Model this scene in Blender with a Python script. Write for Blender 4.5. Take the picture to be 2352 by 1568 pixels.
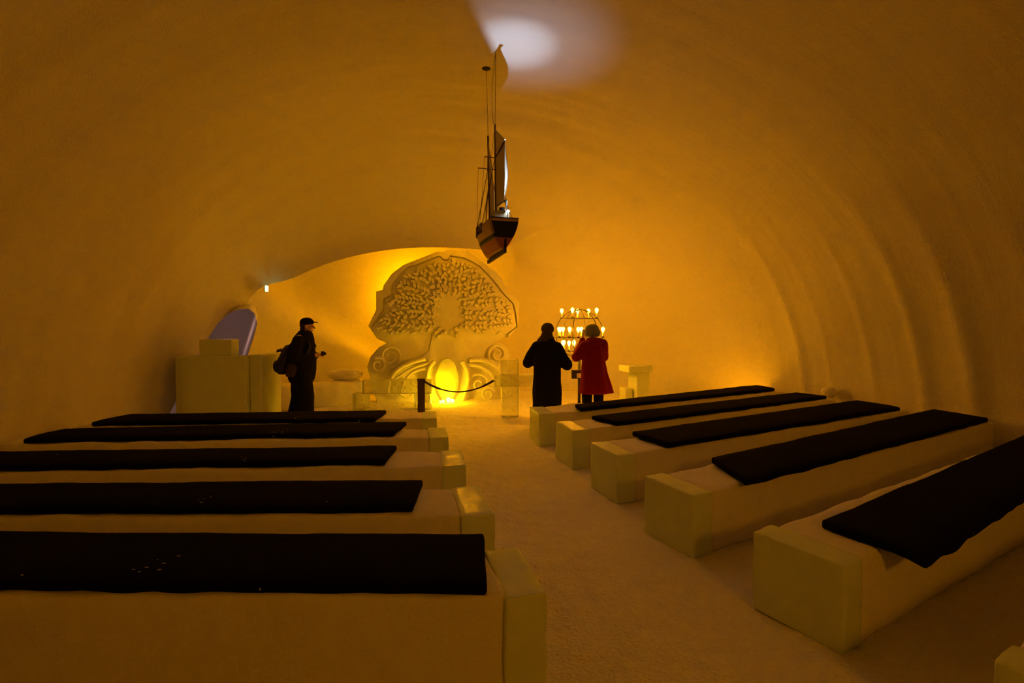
import bpy, bmesh, math, random
from mathutils import Vector, Matrix, noise

random.seed(7)
PI = math.pi
for o in list(bpy.data.objects):
    bpy.data.objects.remove(o)
scene = bpy.context.scene
COL = scene.collection

# ------------------------------------------------------------------ camera, world, exposure
F = 1110.0                       # focal length in pixels of the 2352 px wide frame
PITCH = math.atan(34.0 / F)      # horizon at row 750
EYE = Vector((0, 0, 1.6))
cam_d = bpy.data.cameras.new('camera')
cam_d.sensor_width = 36.0
cam_d.lens = 36.0 * F / 2352.0
cam_d.clip_start = 0.05
cam = bpy.data.objects.new('camera', cam_d)
COL.objects.link(cam)
cam.location = EYE
cam.rotation_euler = (PI / 2 - PITCH, 0, 0)
scene.camera = cam

world = bpy.data.worlds.new('night')
world.use_nodes = True
world.node_tree.nodes['Background'].inputs[0].default_value = (0.01, 0.012, 0.02, 1)
world.node_tree.nodes['Background'].inputs[1].default_value = 0.2
scene.world = world
vs = scene.view_settings
vs.view_transform = 'Standard'
vs.look = 'None'
vs.exposure = 0.0
vs.gamma = 1.0
vs.use_curve_mapping = False
scene.cycles.max_bounces = 8
scene.cycles.diffuse_bounces = 4
scene.cycles.transmission_bounces = 7
scene.cycles.transparent_max_bounces = 8
scene.cycles.sample_clamp_indirect = 4.0
scene.cycles.caustics_reflective = False
scene.cycles.adaptive_threshold = 0.2

AMBER = (1.0, 0.345, 0.0)        # the sodium-coloured floodlights
HONEY = (1.0, 0.46, 0.0)
P_TREE_BACK = 650.0              # W, flood behind the trunk
P_APSE = 82.0             # W, lamp behind the crown, lights the apse wall
P_NICHE = 5.0
P_FOOT = 38.0
P_CANDLE = 120.0
P_SHIP = 1.0
P_ARCH_FILL = 270.0                   # W, added fill behind the top of the arch, brightens the aisle
P_DOOR = 3.0
P_SIDE = 14.0
P_REAR_FILL = 140.0                   # W, added fill on the rear wall, brightens bench fronts and floor

# ------------------------------------------------------------------ helpers
def ray(x, y):
    c, s = math.cos(PITCH), math.sin(PITCH)
    a, b = (x - 1176.0) / F, -(y - 784.0) / F
    return Vector((a, c + b * s, -s + b * c))

def on_z(x, y, z):
    d = ray(x, y)
    return EYE + d * ((z - EYE.z) / d.z)

def on_y(x, y, Y):
    d = ray(x, y)
    return EYE + d * (Y / d.y)

# room axis: aisle direction, 15 degrees left of the view
AXA = math.radians(15.1)
AD = Vector((-math.sin(AXA), math.cos(AXA), 0))
AP = Vector((math.cos(AXA), math.sin(AXA), 0))
AO = Vector((-0.19, 6.0, 0))

def uv2w(u, v, z=0.0):
    p = AO + AD * (u - 6.0) + AP * v
    return Vector((p.x, p.y, z))

def w2uv(p):
    d = Vector((p.x, p.y, 0)) - AO
    return 6.0 + d.dot(AD), d.dot(AP)

def on_u(x, y, u):
    d = ray(x, y)
    e = w2uv(EYE)[0]
    return EYE + d * ((u - e) / d.dot(AD))

def wmat(o):
    m = o.matrix_basis.copy()
    while o.parent:
        o = o.parent
        m = o.matrix_basis @ m
    return m

def tag(o, label=None, cat=None, group=None, kind=None):
    if label: o['label'] = label
    if cat: o['category'] = cat
    if group: o['group'] = group
    if kind: o['kind'] = kind
    return o

def empty(name, loc, rz=0.0):
    o = bpy.data.objects.new(name, None)
    o.empty_display_size = 0.1
    COL.objects.link(o)
    o.location = loc
    o.rotation_euler = (0, 0, rz)
    return o

def link_mesh(name, me, mat, parent=None, local=False, smooth=True):
    """one mesh object; its vertices are given in world space unless local"""
    if parent is not None and not local:
        me.transform(wmat(parent).inverted())
    if mat is not None:
        me.materials.clear()
        me.materials.append(mat)
    if smooth:
        me.shade_smooth()
    o = bpy.data.objects.new(name, me)
    COL.objects.link(o)
    o.parent = parent
    return o

def mk(name, verts, faces, mat, parent=None, local=False, smooth=True):
    me = bpy.data.meshes.new(name)
    me.from_pydata([tuple(v) for v in verts], [], faces)
    me.update()
    bm = bmesh.new(); bm.from_mesh(me)
    bmesh.ops.recalc_face_normals(bm, faces=bm.faces)
    bm.to_mesh(me); bm.free()
    return link_mesh(name, me, mat, parent, local, smooth)

def sharp(o, deg=35):
    o.data.set_sharp_from_angle(angle=math.radians(deg))
    return o

def copy_obj(o, parent, m_local):
    c = o.copy()
    COL.objects.link(c)
    c.parent = parent
    c.matrix_basis = m_local
    return c

# geometry collectors: (verts, faces)
def g_join(*gs):
    V, Fc = [], []
    for v, f in gs:
        n = len(V)
        V += v
        Fc += [tuple(i + n for i in q) for q in f]
    return V, Fc

def g_tube(pts, rad, seg=8, cap=True, flat=None):
    """tube along pts; rad is a number or a list; flat=(normal, k) squashes along normal"""
    pts = [Vector(p) for p in pts]
    n = len(pts)
    V, Fc = [], []
    prev = None
    for i, p in enumerate(pts):
        t = (pts[min(i + 1, n - 1)] - pts[max(i - 1, 0)]).normalized()
        if prev is None:
            a = Vector((0, 0, 1)) if abs(t.z) < 0.9 else Vector((1, 0, 0))
            x = t.cross(a).normalized()
        else:
            x = (prev - t * prev.dot(t)).normalized()
        prev = x
        y = t.cross(x)
        r = rad[i] if isinstance(rad, (list, tuple)) else rad
        for k in range(seg):
            a = 2 * PI * k / seg
            q = (x * math.cos(a) + y * math.sin(a)) * r
            if flat is not None:
                q -= flat[0] * q.dot(flat[0]) * (1 - flat[1])
            V.append(p + q)
    for i in range(n - 1):
        for k in range(seg):
            a, b = i * seg + k, i * seg + (k + 1) % seg
            Fc.append((a, b, b + seg, a + seg))
    if cap:
        Fc.append(tuple(range(seg)))
        Fc.append(tuple(range((n - 1) * seg, n * seg)))
    return V, Fc

def g_lathe(prof, seg=16, center=Vector((0, 0, 0))):
    V, Fc = [], []
    for r, z in prof:
        for k in range(seg):
            a = 2 * PI * k / seg
            V.append(Vector((center.x + r * math.cos(a), center.y + r * math.sin(a), center.z + z)))
    for i in range(len(prof) - 1):
        for k in range(seg):
            a, b = i * seg + k, i * seg + (k + 1) % seg
            Fc.append((a, b, b + seg, a + seg))
    Fc.append(tuple(range(seg)))
    Fc.append(tuple(range((len(prof) - 1) * seg, len(prof) * seg)))
    return V, Fc

def g_box(c, s, rz=0.0):
    V = []
    cr, sr = math.cos(rz), math.sin(rz)
    for dz in (-0.5, 0.5):
        for dx, dy in ((-0.5, -0.5), (0.5, -0.5), (0.5, 0.5), (-0.5, 0.5)):
            x, y = dx * s[0], dy * s[1]
            V.append(Vector((c[0] + x * cr - y * sr, c[1] + x * sr + y * cr, c[2] + dz * s[2])))
    return V, [(0, 1, 2, 3), (4, 5, 6, 7), (0, 1, 5, 4), (1, 2, 6, 5), (2, 3, 7, 6), (3, 0, 4, 7)]

def rbox(name, quad, z0, z1, mat, parent=None, n=(20, 6, 5), r=0.02, amp=0.0, fr=3.0, seed=0.0, post=None):
    """rounded block over a plan quad [front-left, front-right, back-right, back-left]; surface roughened by noise"""
    fl, frr, br, bl = [Vector((q[0], q[1], 0)) for q in quad]
    L = (frr - fl).length
    W = (bl - fl).length
    H = z1 - z0
    nx, ny, nz = n
    bm = bmesh.new()
    cache = {}
    def axis(k, cnt, size):
        # dense samples near the ends for the rounding
        e = r / size
        inner = [e + (1 - 2 * e) * i / cnt for i in range(cnt + 1)]
        return sorted(set([0.0, e * 0.3] + inner + [1 - e * 0.3, 1.0]))
    ax, ay, az = axis(0, nx, L), axis(1, ny, W), axis(2, nz, H)
    def vert(a, b, c):
        key = (round(a, 6), round(b, 6), round(c, 6))
        if key in cache:
            return cache[key]
        p = Vector((a * L, b * W, c * H))
        q = Vector((min(max(p.x, r), L - r), min(max(p.y, r), W - r), min(max(p.z, r), H - r)))
        d = p - q
        if d.length > 1e-9:
            p = q + d.normalized() * r
        A, B = p.x / L, p.y / W
        w = fl * (1 - A) * (1 - B) + frr * A * (1 - B) + br * A * B + bl * (1 - A) * B
        w = Vector((w.x, w.y, z0 + p.z))
        if amp:
            s = Vector((seed, seed * 0.7, seed * 1.3))
            nv = noise.noise_vector(w * fr + s) + 0.5 * noise.noise_vector(w * fr * 2.7 + s)
            k = min(1.0, max(0.0, p.z / max(H, 1e-6)) * 3)
            w += Vector((nv.x * amp, nv.y * amp, nv.z * amp * k))
        if post:
            w = post(w, A, B, p.z / H)
        cache[key] = bm.verts.new(w)
        return cache[key]
    def grid(fn, s1, s2):
        for i in range(len(s1) - 1):
            for j in range(len(s2) - 1):
                try:
                    bm.faces.new([fn(s1[i], s2[j]), fn(s1[i + 1], s2[j]), fn(s1[i + 1], s2[j + 1]), fn(s1[i], s2[j + 1])])
                except ValueError:
                    pass
    for c in (0.0, 1.0):
        grid(lambda a, b: vert(a, b, c), ax, ay)
        grid(lambda a, b: vert(a, c, b), ax, az)
        grid(lambda a, b: vert(c, a, b), ay, az)
    bmesh.ops.recalc_face_normals(bm, faces=bm.faces)
    me = bpy.data.meshes.new(name)
    bm.to_mesh(me); bm.free()
    return link_mesh(name, me, mat, parent)

# ------------------------------------------------------------------ materials
def nt(name):
    m = bpy.data.materials.new(name)
    m.use_nodes = True
    t = m.node_tree
    return m, t, t.nodes['Principled BSDF'], t.nodes['Material Output']

def N(t, kind, **kw):
    n = t.nodes.new(kind)
    for k, v in kw.items():
        setattr(n, k, v)
    return n

def plain(name, col, rough=0.6, spec=0.3, bump=None, metal=0.0):
    m, t, b, out = nt(name)
    b.inputs['Base Color'].default_value = (*col, 1)
    b.inputs['Roughness'].default_value = rough
    b.inputs['Specular IOR Level'].default_value = spec
    b.inputs['Metallic'].default_value = metal
    if bump:
        nz = N(t, 'ShaderNodeTexNoise'); nz.inputs['Scale'].default_value = bump[0]
        nz.inputs['Detail'].default_value = 4
        bp = N(t, 'ShaderNodeBump'); bp.inputs['Strength'].default_value = bump[1]; bp.inputs['Distance'].default_value = bump[2]
        tc = N(t, 'ShaderNodeTexCoord')
        t.links.new(tc.outputs['Object'], nz.inputs['Vector'])
        t.links.new(nz.outputs['Fac'], bp.inputs['Height'])
        t.links.new(bp.outputs['Normal'], b.inputs['Normal'])
    return m

def snow_mat(name, col=(0.84, 0.80, 0.75), coarse=9.0, dist=0.02, strength=0.5):
    m, t, b, out = nt(name)
    b.inputs['Roughness'].default_value = 0.95
    b.inputs['Specular IOR Level'].default_value = 0.1
    tc = N(t, 'ShaderNodeTexCoord')
    n1 = N(t, 'ShaderNodeTexNoise'); n1.inputs['Scale'].default_value = coarse; n1.inputs['Detail'].default_value = 3
    n2 = N(t, 'ShaderNodeTexNoise'); n2.inputs['Scale'].default_value = coarse * 9; n2.inputs['Detail'].default_value = 1
    ad = N(t, 'ShaderNodeMath', operation='MULTIPLY_ADD'); ad.inputs[1].default_value = 0.25
    bp = N(t, 'ShaderNodeBump'); bp.inputs['Strength'].default_value = strength; bp.inputs['Distance'].default_value = dist
    cr = N(t, 'ShaderNodeMix', data_type='RGBA')
    cr.inputs[6].default_value = (col[0] * 0.9, col[1] * 0.9, col[2] * 0.9, 1)
    cr.inputs[7].default_value = (*col, 1)
    for q in (n1, n2):
        t.links.new(tc.outputs['Object'], q.inputs['Vector'])
    t.links.new(n2.outputs['Fac'], ad.inputs[0]); t.links.new(n1.outputs['Fac'], ad.inputs[2])
    t.links.new(ad.outputs[0], bp.inputs['Height']); t.links.new(bp.outputs['Normal'], b.inputs['Normal'])
    t.links.new(n1.outputs['Fac'], cr.inputs[0]); t.links.new(cr.outputs[2], b.inputs['Base Color'])
    return m

def vault_mat():
    m, t, b, out = nt('vault_snow')
    b.inputs['Roughness'].default_value = 0.95
    b.inputs['Specular IOR Level'].default_value = 0.08
    b.inputs['Base Color'].default_value = (0.72, 0.685, 0.64, 1)
    uv = N(t, 'ShaderNodeUVMap'); uv.uv_map = 'ring'
    mp = N(t, 'ShaderNodeMapping'); mp.inputs['Scale'].default_value = (4.2, 0.42, 1)
    n1 = N(t, 'ShaderNodeTexNoise'); n1.inputs['Scale'].default_value = 1.0; n1.inputs['Detail'].default_value = 3
    n1.inputs['Distortion'].default_value = 0.4
    tc = N(t, 'ShaderNodeTexCoord')
    n2 = N(t, 'ShaderNodeTexNoise'); n2.inputs['Scale'].default_value = 1.6; n2.inputs['Detail'].default_value = 2
    n3 = N(t, 'ShaderNodeTexNoise'); n3.inputs['Scale'].default_value = 60; n3.inputs['Detail'].default_value = 0
    bp = N(t, 'ShaderNodeBump'); bp.inputs['Strength'].default_value = 0.38; bp.inputs['Distance'].default_value = 0.06
    bp2 = N(t, 'ShaderNodeBump'); bp2.inputs['Strength'].default_value = 0.35; bp2.inputs['Distance'].default_value = 0.012
    ad = N(t, 'ShaderNodeMath', operation='MULTIPLY_ADD'); ad.inputs[1].default_value = 0.35
    L = t.links.new
    L(uv.outputs[0], mp.inputs[0]); L(mp.outputs[0], n1.inputs['Vector'])
    L(tc.outputs['Object'], n2.inputs['Vector']); L(tc.outputs['Object'], n3.inputs['Vector'])
    L(n2.outputs['Fac'], ad.inputs[0]); L(n1.outputs['Fac'], ad.inputs[2])
    L(ad.outputs[0], bp.inputs['Height']); L(n3.outputs['Fac'], bp2.inputs['Height'])
    L(bp.outputs['Normal'], bp2.inputs['Normal']); L(bp2.outputs['Normal'], b.inputs['Normal'])
    return m

def ice_mat(name, col, transl=0.5, gloss=0.07, rough=0.25, clear=0.0, bump=0.3):
    """frozen water: part milky (diffuse and translucent), part clear, a wet sheen on top"""
    m, t, b, out = nt(name)
    t.nodes.remove(b)
    L = t.links.new
    tc = N(t, 'ShaderNodeTexCoord')
    n1 = N(t, 'ShaderNodeTexNoise'); n1.inputs['Scale'].default_value = 5; n1.inputs['Detail'].default_value = 3
    n1.inputs['Distortion'].default_value = 0.8
    L(tc.outputs['Object'], n1.inputs['Vector'])
    bp = N(t, 'ShaderNodeBump'); bp.inputs['Strength'].default_value = bump; bp.inputs['Distance'].default_value = 0.02
    L(n1.outputs['Fac'], bp.inputs['Height'])
    cm = N(t, 'ShaderNodeMix', data_type='RGBA')
    cm.inputs[6].default_value = (col[0] * 0.86, col[1] * 0.86, col[2] * 0.86, 1)
    cm.inputs[7].default_value = (*col, 1)
    L(n1.outputs['Fac'], cm.inputs[0])
    d = N(t, 'ShaderNodeBsdfDiffuse'); tr = N(t, 'ShaderNodeBsdfTranslucent')
    g = N(t, 'ShaderNodeBsdfGlossy'); g.inputs['Roughness'].default_value = rough
    for q in (d, tr):
        L(cm.outputs[2], q.inputs['Color'])
    for q in (d, tr, g):
        L(bp.outputs['Normal'], q.inputs['Normal'])
    m1 = N(t, 'ShaderNodeMixShader'); m1.inputs[0].default_value = transl
    L(d.outputs[0], m1.inputs[1]); L(tr.outputs[0], m1.inputs[2])
    last = m1
    if clear:
        rf = N(t, 'ShaderNodeBsdfRefraction'); rf.inputs['IOR'].default_value = 1.31
        rf.inputs['Roughness'].default_value = 0.05; rf.inputs['Color'].default_value = (*[min(1, c * 1.08) for c in col], 1)
        m2 = N(t, 'ShaderNodeMixShader'); m2.inputs[0].default_value = clear
        L(m1.outputs[0], m2.inputs[1]); L(rf.outputs[0], m2.inputs[2])
        last = m2
    fr = N(t, 'ShaderNodeFresnel'); fr.inputs['IOR'].default_value = 1.31
    fm = N(t, 'ShaderNodeMath', operation='MULTIPLY_ADD'); fm.inputs[1].default_value = 0.7; fm.inputs[2].default_value = gloss * 0.3
    L(fr.outputs[0], fm.inputs[0])
    m3 = N(t, 'ShaderNodeMixShader')
    L(fm.outputs[0], m3.inputs[0]); L(last.outputs[0], m3.inputs[1]); L(g.outputs[0], m3.inputs[2])
    L(m3.outputs[0], out.inputs['Surface'])
    return m

def emit(name, col, s):
    m, t, b, out = nt(name)
    t.nodes.remove(b)
    e = N(t, 'ShaderNodeEmission')
    e.inputs[0].default_value = (*col, 1)
    e.inputs[1].default_value = s
    t.links.new(e.outputs[0], out.inputs['Surface'])
    return m

def pad_mat():
    m, t, b, out = nt('black_felt')
    b.inputs['Roughness'].default_value = 1.0
    b.inputs['Specular IOR Level'].default_value = 0.05
    tc = N(t, 'ShaderNodeTexCoord')
    vo = N(t, 'ShaderNodeTexVoronoi'); vo.inputs['Scale'].default_value = 26
    n = N(t, 'ShaderNodeTexNoise'); n.inputs['Scale'].default_value = 2.3; n.inputs['Detail'].default_value = 2
    mp = N(t, 'ShaderNodeMapping'); mp.inputs['Scale'].default_value = (0.55, 1.6, 1)
    lt = N(t, 'ShaderNodeMath', operation='LESS_THAN'); lt.inputs[1].default_value = 0.17
    gt = N(t, 'ShaderNodeMath', operation='GREATER_THAN'); gt.inputs[1].default_value = 0.68
    mu = N(t, 'ShaderNodeMath', operation='MULTIPLY')
    mx = N(t, 'ShaderNodeMix', data_type='RGBA')
    mx.inputs[6].default_value = (0.0045, 0.004, 0.005, 1)
    mx.inputs[7].default_value = (0.45, 0.44, 0.45, 1)
    L = t.links.new
    L(tc.outputs['Object'], mp.inputs[0]); L(mp.outputs[0], vo.inputs['Vector']); L(tc.outputs['Object'], n.inputs['Vector'])
    L(vo.outputs['Distance'], lt.inputs[0]); L(n.outputs['Fac'], gt.inputs[0])
    L(lt.outputs[0], mu.inputs[0]); L(gt.outputs[0], mu.inputs[1])
    L(mu.outputs[0], mx.inputs[0]); L(mx.outputs[2], b.inputs['Base Color'])
    return m

M = {}
M['vault'] = vault_mat()
M['snow'] = snow_mat('packed_snow')
M['floor'] = snow_mat('trodden_snow', (0.91, 0.87, 0.82), coarse=6.0, dist=0.07, strength=0.9)
M['ice'] = ice_mat('block_ice', (0.90, 1.0, 0.72), transl=0.2)
M['ice_tree'] = ice_mat('carved_ice', (0.97, 0.98, 0.92), transl=0.22, gloss=0.03, rough=0.4, bump=.12)
M['ice_clear'] = ice_mat('clear_ice', (0.92, 0.98, 0.90), transl=0.5, clear=0.72, bump=0.1)
M['ice_pane'] = ice_mat('lamp_ice', (0.95, 0.97, 0.92), transl=0.75, bump=0.8)
M['pad'] = pad_mat()
M['black_cloth'] = plain('black_wool', (0.010, 0.009, 0.010), 0.95, 0.1, (120, 0.3, 0.004))
M['dark_cloth'] = plain('dark_trousers', (0.008, 0.008, 0.009), 0.95, 0.1, (120, 0.3, 0.004))
M['brown_cloth'] = plain('brown_cloth', (0.07, 0.045, 0.035), 0.95, 0.1, (140, 0.4, 0.004))
M['hat_wool'] = plain('grey_brown_wool', (0.075, 0.058, 0.046), 0.95, 0.1, (90, 0.6, 0.006))
M['cream_wool'] = plain('cream_wool', (0.24, 0.23, 0.15), 0.95, 0.1, (70, 0.8, 0.008))
M['red_cloth'] = plain('red_wool', (0.26, 0.006, 0.005), 0.9, 0.15, (140, 0.3, 0.004))
M['skin'] = plain('skin', (0.60, 0.38, 0.28), 0.55, 0.35)
M['hair'] = plain('hair', (0.03, 0.022, 0.016), 0.7, 0.3)
M['leather'] = plain('black_leather', (0.012, 0.011, 0.010), 0.5, 0.3)
M['iron'] = plain('wrought_iron', (0.030, 0.026, 0.022), 0.55, 0.4, (60, 0.3, 0.004))
M['wax'] = plain('wax', (0.85, 0.80, 0.68), 0.6, 0.3)
M['flame'] = emit('candle_flame', (1.0, 0.345, 0.007), P_CANDLE)
M['wood'] = plain('dark_wood', (0.07, 0.045, 0.025), 0.8, 0.2, (30, 0.4, 0.004))
M['rope'] = plain('dark_rope', (0.05, 0.035, 0.02), 0.9, 0.1, (200, 0.5, 0.004))
M['hull_wood'] = plain('varnished_planks', (0.30, 0.17, 0.08), 0.45, 0.4, (18, 0.3, 0.004))
M['hull_red'] = plain('red_oxide', (0.38, 0.10, 0.04), 0.5, 0.3)
M['hull_black'] = plain('black_paint', (0.010, 0.010, 0.010), 0.6, 0.2)
M['cabin'] = plain('cabin_paint', (0.46, 0.47, 0.32), 0.6, 0.3)
M['rail_wood'] = plain('pale_rail_wood', (0.46, 0.30, 0.14), 0.5, 0.4)
M['spar'] = plain('spar_wood', (0.13, 0.07, 0.035), 0.6, 0.3)
M['sail'] = plain('sail_cloth', (0.60, 0.54, 0.42), 0.9, 0.1)
M['line'] = plain('thin_line', (0.06, 0.04, 0.02), 0.9, 0.1)
M['plastic'] = plain('white_plastic', (0.6, 0.6, 0.58), 0.5, 0.4)

# ------------------------------------------------------------------ the vault
NEXP = 2.15
U_LIP, U_END, U_BACK = 10.0, 12.1, -3.6
FOLDS = [(7.06, .085, .040), (6.54, .07, .020), (5.8, .08, .024), (5.08, .11, .060), (4.5, .13, .070), (3.7, .15, .05), (2.7, .15, .05)]

def smooth01(x):
    x = min(1.0, max(0.0, x))
    return x * x * (3 - 2 * x)

def main_profile(u):
    t = min(1.0, max(0.0, (u - 6.6) / (U_LIP - 6.6)))
    f = 1 - math.sqrt(max(0.0, 1 - t ** 2.1))
    wl = 5.15 + (4.5 - 5.15) * f
    wr = 5.98 + (5.5 - 5.98) * f
    h = 4.9 + (3.2 - 4.9) * f
    return wl, wr, h

def vault_vz(u, th):
    """cross-section point (v, z) at station u, angle th: 0 right floor, pi left floor"""
    c, s = math.cos(th), math.sin(th)
    e = 2 / NEXP
    cv, cz = math.copysign(abs(c) ** e, c), abs(s) ** e
    a = smooth01((math.degrees(th) - 64) / 20) * (1 - smooth01((math.degrees(th) - 128) / 26))          # 1: arch lip (left and crown), 0: plain rounded end (right)
    # with the lip
    wl, wr, h = main_profile(min(u, U_LIP))
    v1, z1 = (wr if c > 0 else wl) * cv, h * cz
    if u > U_LIP:
        k = 1 + 0.17 * min(1.0, (u - U_LIP) / 0.06)
        t = max(0.0, (u - U_LIP - 0.3) / (U_END - U_LIP - 0.3))
        k *= math.sqrt(max(0.0, 1 - t ** 3.2))
        v1 *= k; z1 *= k
    # rounded end
    t = min(1.0, max(0.0, (u - 5.8) / (U_END - 5.8)))
    k = math.sqrt(max(0.0, 1 - t ** 2.8))
    v2, z2 = (5.98 if c > 0 else 5.15) * cv * k, 4.9 * cz * k
    v, z = v1 * a + v2 * (1 - a), z1 * a + z2 * (1 - a)
    k = 1.0
    if u <= U_LIP or a < .5:
        right = smooth01((50 - math.degrees(th)) / 42)
        d = 0.0
        for u0, sg, am in FOLDS:
            bend = u0 + 0.35 * math.sin(th * 1.3) * 0.5
            d += am * math.exp(-((u - bend) / sg) ** 2)
        d *= 0.05 + 0.95 * right
        # shallow ridges elsewhere
        d += 0.010 * noise.noise(Vector((u * 2.6, th * 1.1, 3.3))) + 0.05 * noise.noise(Vector((u * .5, th * 1.4, 8.1)))
        d += 0.035 * smooth01((math.degrees(th) - 100) / 30) * noise.noise(Vector((u * 3.4, th * .9, 6.6)))
        # lumps along the crown above the ship
        d += 0.05 * noise.noise(Vector((u * 4.5, th * 5, 1.7))) * math.exp(-((math.degrees(th) - 88) / 20) ** 2) * math.exp(-((u - 7.4) / 1.3) ** 2)
        fade = 1 - smooth01((u - 9.0) / 0.9)
        k = 1 - d * fade / 5.0
    return v * k, z * k

stations = []
u = U_BACK
while u < U_LIP - 1e-6:
    stations.append(u); u += 0.08 if u < 3.6 else (0.05 if u < 9.4 else 0.03)
stations += [U_LIP, U_LIP + 0.006, U_LIP + 0.02, U_LIP + 0.06]
u = U_LIP + 0.12
while u < U_END - 0.12:
    stations.append(u); u += 0.06
stations += [U_END - 0.08, U_END - 0.05, U_END - 0.03, U_END - 0.015, U_END - 0.006, U_END - 0.001]
NT = 170
bm = bmesh.new()
uvl = bm.loops.layers.uv.new('ring')
rows = []
for u in stations:
    r = []
    for j in range(NT + 1):
        th = PI * j / NT
        v, z = vault_vz(u, th)
        p = uv2w(u, v, z if 0 < j < NT else -0.03)
        r.append((bm.verts.new(p), (u, th * 4.0)))
    rows.append(r)
for i in range(len(rows) - 1):
    for j in range(NT):
        q = [rows[i][j], rows[i][j + 1], rows[i + 1][j + 1], rows[i + 1][j]]
        f = bm.faces.new([a[0] for a in q])
        f.smooth = True
        for lp, a in zip(f.loops, q):
            lp[uvl].uv = a[1]
f = bm.faces.new([a[0] for a in rows[-1]])
# the doorway is cut clean through the left wall
DOOR_PX = [(386, 957), (450, 826), (472, 786), (500, 743), (524, 721), (548, 710), (572, 709), (585, 720), (591, 742), (584, 772), (570, 814), (524, 957)]
DOOR_Y = 8.6
door_pts = [on_y(x, y, DOOR_Y) for x, y in DOOR_PX]
DDIR = (on_y(528, 780, DOOR_Y) - EYE); DDIR.z = 0; DDIR.normalize()
cen = sum(door_pts, Vector()) / len(door_pts)
planes = []
for i in range(len(door_pts)):
    a, b = door_pts[i], door_pts[(i + 1) % len(door_pts)]
    nrm = (b - a).cross(a - EYE).normalized()         # a reveal that splays outwards
    if nrm.dot(cen - a) > 0: nrm = -nrm
    planes.append((a, nrm))
def near_door(c):
    return (c - EYE).dot(DDIR) > 6 and all((c - a).dot(n_) < 0.25 for a, n_ in planes)
for a, nrm in planes:
    fs = [f for f in bm.faces if near_door(f.calc_center_median())]
    geom = set(fs)
    for f in fs:
        geom.update(f.edges); geom.update(f.verts)
    bmesh.ops.bisect_plane(bm, geom=list(geom), plane_co=a, plane_no=nrm, dist=1e-5)
dead = [f for f in bm.faces if (f.calc_center_median() - EYE).dot(DDIR) > 6 and
        all((f.calc_center_median() - a).dot(n_) < 1e-4 for a, n_ in planes)]
bmesh.ops.delete(bm, geom=dead, context='FACES')
bm.normal_update()
me = bpy.data.meshes.new('ceiling')
bm.to_mesh(me); bm.free()
vault = link_mesh('ceiling', me, M['vault'], smooth=False)
tag(vault, 'smooth ribbed snow vault curving down into both side walls', kind='structure')
vault.data.set_sharp_from_angle(angle=math.radians(50))

# passage behind the doorway
V, Fc = [], []
k = len(door_pts)
for dist in (-0.9, 0.0, 1.2, 2.4, 3.4):
    for p in door_pts:
        grow = 1.0 if dist <= 0 else 1.0 + 0.135 * dist
        c2 = Vector((cen.x, cen.y, 0))
        q = c2 + (p - c2) * grow + DDIR * dist
        q.z = max(q.z, -0.02)
        V.append(q)
for i in range(1, 4):
    for j in range(k):
        a, b = i * k + j, i * k + (j + 1) % k
        Fc.append((a, b, b + k, a + k))
Fc.append(tuple(range(4 * k, 5 * k)))
Fc = [tuple(i - k for i in q) for q in Fc]
V = V[k:]
tunnel = mk('door_1', V, Fc, M['snow'])
tag(tunnel, 'arched doorway into a dim snow passage behind the ice pulpit', kind='structure')
ld = bpy.data.lights.new('passage_lamp_light', 'POINT'); ld.energy = P_DOOR; ld.color = (1.0, 0.55, 0.50); ld.shadow_soft_size = 0.15
lo = bpy.data.objects.new('passage_lamp_light', ld); COL.objects.link(lo)
lo.parent = tunnel
lo.location = cen + DDIR * 1.5 + Vector((0, 0, 0.25))

# end wall behind the viewer
V = [uv2w(U_BACK + 0.01, *vault_vz(U_BACK, PI * j / 60)) for j in range(61)]
back = mk('wall_back', V, [tuple(range(61))], M['snow'], smooth=False)
tag(back, 'plain snow wall closing the rear of the chapel', kind='structure')

# floor
V, Fc = [], []
us = [U_BACK - .2 + 0.09 * i for i in range(int((U_END + .3 - U_BACK + .2) / .09) + 1)]
vsn = [-6.3 + 0.09 * i for i in range(int(12.6 / .09) + 1)]
for u in us:
    for v in vsn:
        p = uv2w(u, v)
        z = 0.016 * noise.noise(Vector((p.x * 1.7, p.y * 1.7, 0))) + 0.010 * noise.noise(Vector((p.x * 6, p.y * 6, 5)))
        V.append(Vector((p.x, p.y, z - 0.008)))
nv = len(vsn)
for i in range(len(us) - 1):
    for j in range(nv - 1):
        a = i * nv + j
        Fc.append((a, a + 1, a + nv + 1, a + nv))
floor = mk('floor', V, Fc, M['floor'])
tag(floor, 'trodden snow floor running up the aisle', kind='structure')

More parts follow.
